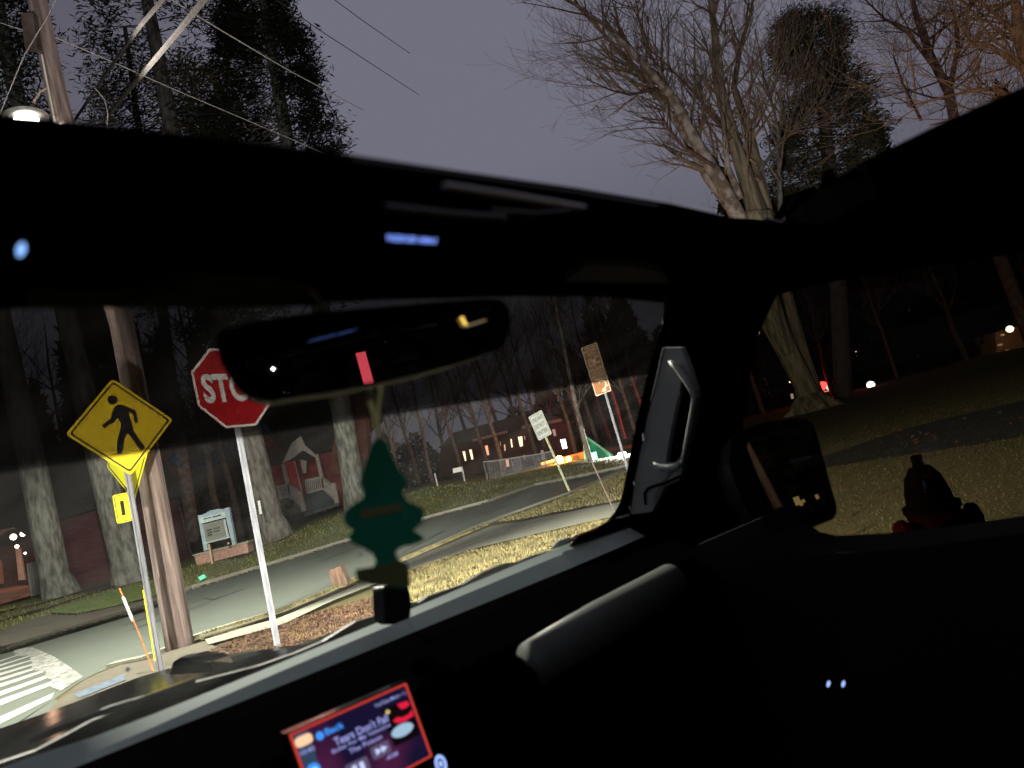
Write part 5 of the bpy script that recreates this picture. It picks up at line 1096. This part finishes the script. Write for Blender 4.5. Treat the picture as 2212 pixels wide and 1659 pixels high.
# climate dial icon
q = FWD(.70)(952, 1650); fi = (q, Us.normalized() * .0065, Vs.normalized() * .0095, -FC)
EBL = emis('icy_blue_glow', (.35, .50, 1), 1.2)
mb = MB(); ringplate(fi, [(math.cos(k * .314), math.sin(k * .314)) for k in range(20)], [(.6 * math.cos(k * .314), .6 * math.sin(k * .314)) for k in range(20)], .0004, 0, mb); mb.prism([loc2(fi, .35 * math.cos(k * .6), .35 * math.sin(k * .6)) for k in range(10)], -FC * .0003); mb.prism([loc2(fi, a_, b_) for a_, b_ in [(.9, -1.3), (1.4, -1.2), (1.4, -1.5), (.9, -1.6)]], -FC * .0003); mb.build('dial_icon', EBL, carx)
# overhead console, its lit words and lamp, and the two door switch lights
EB2 = emis('blue_legend', (.20, .33, 1), 1.7)
A0, A1, A2 = ZP(.1285)(836, 503), ZP(.1285)(944, 511), ZP(.1285)(836, 519)
fo = ((A0 + A2) / 2, (A1 - A0), (A0 - A2), Vector((0, 0, -1)))
mb = MB(); text_into(mb, 'PASSENGER AIRBAG', (0, -.42, 1, .42), fo, .0006, .012, 0); mb.build('airbag_text', EB2, carx)
mb = MB(); q = ZP(.128)(45, 537); uu = (ZP(.128)(52, 537) - q) * 1.25; vv = (ZP(.128)(49, 524) - q) * 1.0; mb.prism([q + uu * math.cos(k * .42) + vv * math.sin(k * .42) for k in range(15)], Vector((0, 0, -.001))); mb.build('dome_button', emis('sky_blue_button', (.25, .48, 1), 1.5), carx)
for x in (1790, 1822):
    q = LAT(.93)(x, 1477); uu = LAT(.93)(x + 3.6, 1477) - q; vv = LAT(.93)(x + 1, 1470) - q
    mb = MB(); mb.prism([q + uu * math.cos(k * .42) + vv * math.sin(k * .42) for k in range(15)], -RC * .001); mb.build('switch_light', EBL, carx)
# sun visors folded against the roof
M_VIS = mat('olive_grey_fabric', (.10, .10, .075), .9, .1)
mb = MB(); mb.prism(LP([(60, 655), (310, 648), (372, 628), (415, 612), (520, 618), (660, 630), (690, 645), (697, 664), (400, 668), (60, 672)], ZP(.118)), Vector((0, 0, .008))); mb.build('sun_visor', M_VIS, carx, bevel=.003)
mb = MB(); mb.prism(LP([(1222, 608), (1267, 571), (1363, 574), (1430, 590), (1446, 612)], ZP(.122)), Vector((0, 0, .006))); mb.build('sun_visor', M_VIS, carx)
mb = MB(); mb.tube(LP([(668, 630), (686, 645), (694, 664)], ZP(.114)), .0016, 6); mb.build('visor_hinge', mat('visor_pivot', (.35, .33, .31), .5), carx)
# passenger side: pillar, grab handle trim, door frame, door
pill = [(1436, 620), (1432, 700), (1399, 806), (1377, 904), (1349, 1043), (1341, 1082), (1327, 1107), (1290, 1150), (1290, 1300), (1720, 1260), (1706, 1190), (1690, 1180), (1640, 1110), (1590, 1010), (1568, 935), (1577, 870), (1590, 790), (1608, 715), (1642, 642), (1700, 600), (1720, 480), (1560, 470)]
mb = MB(); mb.prism(LP(pill, LAT(1.06)), RC * .05); mb.build('pillar', M_LINER, carx)
hdr = [(1600, 600), (1642, 642), (1700, 620), (1900, 590), (2212, 540), (2500, 500), (2500, 300), (1700, 420)]
mb = MB(); mb.prism(LP(hdr, LAT(1.055)), RC * .05); mb.build('door_header', M_LINER, carx)
TR_O = [(1431, 751), (1419, 807), (1396, 904), (1371, 1029), (1360, 1112), (1410, 1106), (1408, 1068), (1424, 1057), (1469, 1036), (1471, 1024), (1494, 932), (1505, 856), (1505, 849), (1488, 793), (1471, 751)]
HO = [(1474, 812), (1466, 850), (1457, 890), (1449, 930), (1442, 970), (1438, 1000), (1450, 1006), (1462, 1003), (1471, 996), (1484, 930), (1497, 862), (1492, 840), (1483, 816)]
def closed(pts, n): return resample(list(pts) + [pts[0]], n + 1)[:-1]
TO = closed(LP(TR_O, LAT(1.04)), 60)
# match loops by angle round the handle centre
cen = LAT(1.04)(1440, 905)
def pang(p): x, y = px_of(p); return math.atan2((y - 905) * .5, x - 1445)
HI = closed(LP(HO, LAT(1.04)), 60)
def roll_min(A, B):
    n = len(A); best = min(range(n), key=lambda s: sum((A[i] - B[(i + s) % n]).length_squared for i in range(n))); return [B[(i + best) % n] for i in range(n)]
HI = roll_min(TO, HI)
mb = MB(); mb.ring(TO, HI, RC * .012); mb.build('pillar_trim', M_GREYPLASTIC, carx, bevel=.0015)
mb = MB(); mb.prism(LP([(1444, 779), (1418, 850), (1402, 950), (1400, 975), (1412, 990), (1437, 985), (1447, 920), (1462, 870), (1478, 812), (1452, 780)], LAT(1.052)), RC * .004); mb.build('handle_recess', M_LINER, carx)
mb = MB(); mb.tube(LP([(1412, 1000), (1424, 1008), (1445, 1010), (1462, 1006), (1472, 996)], LAT(1.035)), [.002, .005, .0065, .006, .003], 10); mb.build('handle_lip', mat('pale_handle', (.5, .54, .52), .4, .5), carx, smooth=True)
mb = MB(); mb.tube(LP([(1446, 780), (1462, 793), (1482, 820), (1500, 856), (1496, 884), (1486, 940), (1474, 1000)], LAT(1.03)), [.003, .006, .006, .0045, .004, .004, .003], 10); mb.build('grab_handle', mat('grey_handle', (.36, .37, .35), .4, .5), carx, smooth=True)
mb = MB(); mb.tube(LP([(1394, 1090), (1392, 1066), (1398, 1056), (1412, 1050), (1440, 1042), (1470, 1028)], LAT(1.037)), .0022, 6); mb.build('trim_gap', M_LINER, carx)
mb = MB(); mb.tube(LP([(1436, 752), (1421, 812), (1397, 905), (1372, 1030), (1361, 1110)], LAT(1.036)), .0012, 5); mb.build('trim_edge', M_GLOSSBLK, carx)
for x, y, r in [(1391, 946, .004), (1371, 1046, .003), (1361, 1098, .002)]:
    mb = MB(); mb.lathe(LAT(1.034)(x, y), [(0, -2.2 * r), (r * .5, -r), (r * .6, 0), (r * .5, r), (0, 2.2 * r)], 8); mb.build('trim_glint', mat('painted_glint', (.9, .9, .85), .15, .8, .9), carx)  # bright beads put in as glints along the trim
door = [(1640, 1120), (1665, 1160), (1700, 1187), (1740, 1197), (1860, 1193), (2000, 1180), (2212, 1151), (2600, 1100), (2600, 2600), (1300, 2600), (1290, 1280), (1500, 1180)]
mb = MB(); mb.prism(LP(door, LAT(.985)), RC * .10); mb.build('door', M_BLACK, carx)
# side window glass
sw = [(1560, 930), (1590, 790), (1608, 715), (1642, 630), (1700, 560), (2700, 400), (2700, 1250), (1700, 1260), (1590, 1080)]
mb = MB(); mb.prism(LP(sw, LAT(1.10)), RC * .003); mb.build('side_window', glass('side_window_glass', (.44, .43, .39), .012, .02, .0), carx)
# side mirror
mc = FWD(.62)(1705, 1030); 
outd = Vector(-FC * math.cos(R(9)) + RC * math.sin(R(9))); pin = FWD(.62)(1705, 1088) - EYE; mn = (outd.normalized() - pin.normalized()).normalized()
MIR = lambda off: (lambda x, y: on_plane(x, y, mc + mn * off, mn))
hs = [(1575, 1000), (1580, 950), (1600, 930), (1640, 915), (1722, 903), (1742, 905), (1755, 914), (1765, 940), (1807, 1092), (1808, 1108), (1798, 1122), (1700, 1163), (1675, 1168), (1640, 1150), (1600, 1080)]
mb = MB(); A = LP(hs, MIR(-.004)); ce = sum(A, Vector()) / len(A); B = [ce + (p - ce) * .96 - mn * .03 for p in A]; Cc = [ce + (p - ce) * .72 - mn * .09 for p in A]; k = len(A)
gl = [(1612, 965), (1618, 950), (1640, 940), (1718, 925), (1735, 930), (1782, 1080), (1783, 1092), (1775, 1100), (1700, 1128), (1685, 1126), (1655, 1080)]
mb.add(A + B + Cc, [(i, (i + 1) % k, k + (i + 1) % k, k + i) for i in range(k)] + [(k + i, k + (i + 1) % k, 2 * k + (i + 1) % k, 2 * k + i) for i in range(k)] + [tuple(range(2 * k, 3 * k)), tuple(range(k))])
sm = mb.build('side_mirror', M_BLACK, carx)
M_MIRR = mat('mirror_glass', (.55, .55, .55), .01, .5, 1.0)
mb = MB(); mb.prism(LP(gl, MIR(.0)), mn * .001); mb.build('mirror_glass', M_MIRR, sm)
mb = MB(); a_ = LAT(1.10)(1580, 1010); b_ = LAT(1.10)(1620, 1120); mb.prism([a_, b_, MIR(-.03)(1640, 1120), MIR(-.03)(1600, 1000)], -FC * -.03); mb.build('mirror_arm', M_BLACK, sm)
# rear view mirror
rn = (-FC * math.cos(R(16)) - RC * math.sin(R(16))); rc0 = car(.27, .42, .09); RV = lambda off: (lambda x, y: on_plane(x, y, rc0 + rn * off, rn))
ro = [(467, 746), (467, 727), (479, 712), (552, 694), (675, 675), (919, 655), (1057, 645), (1085, 650), (1098, 665), (1103, 691), (1100, 720), (1090, 742), (1075, 757), (996, 784), (900, 810), (797, 833), (700, 850), (644, 857), (583, 867), (560, 864), (537, 856), (515, 840), (497, 819), (476, 782)]
mb = MB(); A = LP(ro, RV(0)); ce = sum(A, Vector()) / len(A); B = [ce + (p - ce) * .93 - rn * .03 for p in A]; k = len(A)
mb.add(A + B, [tuple(range(k)), tuple(range(k, 2 * k))] + [(i, (i + 1) % k, k + (i + 1) % k, k + i) for i in range(k)])
rm = mb.build('rear_view_mirror', M_BLACK, carx, smooth=False)
gi = [ce + (p - ce) * .93 + rn * .001 for p in A]; mb = MB(); mb.prism(gi, rn * .0006); mb.build('mirror_glass', mat('dim_mirror_glass', (.16, .15, .16), .01, .5, 1.0), rm)
mb = MB(); mb.tube([ce - rn * .03, WS(-.002)(800, 690)], .012, 10); mb.build('mirror_stem', M_BLACK, rm)
mb = MB(); mb.prism(LP([(1000, 704), (1049, 690), (1050, 693), (1008, 706)], RV(.003)), rn * .0005); mb.build('painted_reflection_strip', emis('dim_reflection_glow', (.55, .42, .25), .35), rm)  # glowing strip stands in for a lamp's reflection in the mirror
mb = MB(); mb.prism(LP([(993, 686), (1002, 684), (1001, 690), (1006, 696), (1009, 703), (1001, 700), (998, 692)], RV(.004)), rn * .0005); mb.build('painted_reflection_mark', emis('amber_reflection_glow', (1, .65, .12), 1.6), rm)  # amber glow added where the mirror reflects a lamp
# shell behind the camera
mb = MB()
mb.prism([car(-.8, -1.8, -1.0), car(1.08, -1.8, -1.0), car(1.08, .9, -1.0), car(-.8, .9, -1.0)], Vector((0, 0, -.03)))
mb.prism([car(-.8, -1.8, -1.0), car(1.08, -1.8, -1.0), car(1.08, -1.8, -.25), car(-.8, -1.8, -.25)], -FC * .05)
mb.prism([car(-.80, -1.8, -1.0), car(-.80, 1.0, -1.0), car(-.80, 1.0, -.2), car(-.80, -1.8, -.2)], -RC * .06)
mb.prism([car(-.80, .35, .15), car(-.80, .55, .15), car(-.80, 1.0, -.2), car(-.80, .85, -.2)], -RC * .06)
mb.build('cabin_shell', M_LINER, carx)
# what stands behind the car, seen only in its mirrors
mb = MB(); rr = random.Random(91)
for _ in range(26000):
    a = rr.uniform(-1.0, 1.0); d = rr.uniform(38, 44); p = EYE - FC * d * math.cos(a) + RC * d * math.sin(a); p.z = rr.uniform(.2, 17)
    u = Vector((rr.uniform(-1, 1), rr.uniform(-1, 1), rr.uniform(-1, 1))).normalized() * .9; v = Vector((rr.uniform(-1, 1), rr.uniform(-1, 1), rr.uniform(-1, 1))).normalized() * .6
    mb.add([p - u, p - v, p + u, p + v], [(0, 1, 2, 3)])
tag(mb.build('rear_thicket', M_TH, recalc=False), kind='stuff')
def refl(p, nrm, dist):
    d = (p - EYE).normalized(); r_ = d - nrm * 2 * d.dot(nrm); return p + r_ * dist
a_ = refl(MIR(0)(1692, 1118), mn, 13); b_ = refl(MIR(0)(1650, 1035), mn, 13); c_ = refl(MIR(0)(1612, 962), mn, 13)
mb = MB(); mb.tube([a_ - Vector((0, 0, .6)), a_, b_, c_, c_ * 1.5 - b_ * .5], [.09, .08, .075, .07, .06], 10); tag(mb.build('rear_pole', mat('pinkish_rear_pole', (.5, .32, .27), .9, .1, 0, (.35, .2, .17), 4)), 'slim pinkish pole behind the car, seen in the passenger side mirror', 'pole')
for i, (x, y, r) in enumerate([(1722, 1082, .15), (1730, 1087, .09), (1736, 1082, .06), (1765, 1073, .08)]):
    q = refl(MIR(0)(x, y), mn, 34); mb = MB(); mb.box(q, FC * .03, RC * r * .8, ZC * r * 1.2); tag(mb.build('lit_window', emis('rear_window_glow', (1, .72, .32), 1.6)), ['largest glowing window reflected in the passenger side mirror', 'middle glowing window reflected in the passenger side mirror', 'faint small window reflected between the two others in the side mirror', 'lone glowing window at the right in the side mirror reflection'][i], 'window')
rb = [refl(RV(.001)(x, y), rn, 12) for x, y in [(768, 763), (789, 759), (808, 828), (786, 831)]]
mb = MB(); mb.prism(rb, FC * -.05); tag(mb.build('added_red_bar', emis('added_red_bar', (1, .10, .13), 4.0)), 'added glowing red bar behind the car, showing in the middle of the rear view mirror', 'red light')  # made-up glowing bar, gives the mirror its red mark
q = refl(RV(.001)(590, 797), rn, 30); mb = MB(); mb.lathe(q, [(0, -.1), (.1, 0), (0, .1)], 10); tag(mb.build('rear_lamp', emis('rear_white_lamp', (1, .92, .8), 60)), 'small white lamp reflected at the left end of the rear view mirror', 'lamp')
# headlights of the car itself
for lat in (-.30, 1.0):
    mb = MB(); q = car(lat, 2.22, -.52); mb.lathe(q, [(0, -.05), (.07, -.04), (.09, 0), (.07, .04), (0, .05)], 12); h = mb.build('headlight', emis('headlight_lens', (1, .97, .9), 3), carx)
    l = lamp('SPOT', car(lat, 2.34, -.52), 5200 if lat < 0 else 17000, (1, .95, .84), h, spot_size=R(150 if lat < 0 else 96), spot_blend=.95, shadow_soft_size=.05)
    aim(l, FC * math.cos(R(24 if lat < 0 else 60)) + RC * math.sin(R(24 if lat < 0 else 60)) - ZC * .10)

M_STR = bpy.data.materials.new('cream_string'); M_STR.use_nodes = True; t_ = M_STR.node_tree; t_.nodes.clear()
o_ = N(t_, 'ShaderNodeOutputMaterial'); m_ = N(t_, 'ShaderNodeMixShader'); d_ = N(t_, 'ShaderNodeBsdfDiffuse'); e_ = N(t_, 'ShaderNodeBsdfTranslucent')
d_.inputs[0].default_value = (.9, .9, .7, 1); e_.inputs[0].default_value = (.9, .9, .65, 1)
t_.links.new(d_.outputs[0], m_.inputs[1]); t_.links.new(e_.outputs[0], m_.inputs[2]); t_.links.new(m_.outputs[0], o_.inputs[0])
# ------------------------------------------------------------------ air freshener hanging from the mirror
fr0 = RV(.02)(818, 946)
frt = thing('air_freshener', fr0, 'green pine shaped card air freshener hanging on a pale string under the rear view mirror', 'air freshener')
fol = [(818, 944), (828, 948), (838, 962), (846, 985), (860, 1010), (878, 1036), (880, 1048), (868, 1063), (880, 1082), (902, 1092), (915, 1099), (916, 1112), (912, 1129), (893, 1146), (905, 1152), (916, 1160), (914, 1168), (898, 1175), (875, 1180), (862, 1185), (855, 1195), (862, 1208), (882, 1219), (885, 1250), (887, 1268), (872, 1272), (840, 1268), (800, 1262), (772, 1256), (769, 1240), (768, 1229), (790, 1228), (808, 1223), (812, 1210), (806, 1196), (785, 1183), (765, 1175), (752, 1163), (752, 1154), (763, 1146), (748, 1134), (743, 1118), (746, 1106), (756, 1094), (785, 1075), (786, 1062), (779, 1045), (782, 1023), (790, 1000), (797, 980), (801, 965), (808, 952)]
PN = rn; FP = lambda off: (lambda x, y: on_plane(x, y, fr0 + PN * off, PN))
mb = MB(); mb.prism(LP(fol, FP(0)), -PN * .0016); mb.build('card', mat('green_card', (.03, .46, .25), .8, .2, 0, (.025, .40, .21), 60), frt)
mb = MB(); mb.prism(LP([(777, 1103), (868, 1086), (871, 1102), (780, 1122)], FP(.0004)), PN * .0003); mb.build('brown_band', mat('brown_band', (.42, .46, .18), .8), frt)
mb = MB(); mb.prism(LP([(770, 1230), (808, 1224), (864, 1212), (882, 1222), (886, 1266), (840, 1266), (773, 1254)], FP(.0004)), PN * .0003); mb.build('trunk_band', mat('olive_band', (.30, .33, .11), .8), frt)
mb = MB(); mb.tube(LP([(797, 838), (800, 870), (812, 915), (819, 948)], FP(.001)), [.0016, .0017, .0013, .0012], 6); mb.tube(LP([(822, 836), (817, 880), (816, 915), (820, 948)], FP(.003)), .0012, 6); mb.build('string', M_STR, frt)
mb = MB(); mb.lathe(FP(.001)(800, 855), [(0, -.004), (.0022, -.002), (.0026, .001), (.001, .004), (0, .005)], 10); mb.build('string_knot', mat('pale_knot', (.6, .6, .45), .8), frt)
mb = MB(); mb.tube(LP([(753, 782), (762, 832)], RV(.003)), .0004, 5); mb.build('string_loop', mat('pink_thread', (.35, .15, .15), .8), frt)
bpy.context.view_layer.update()
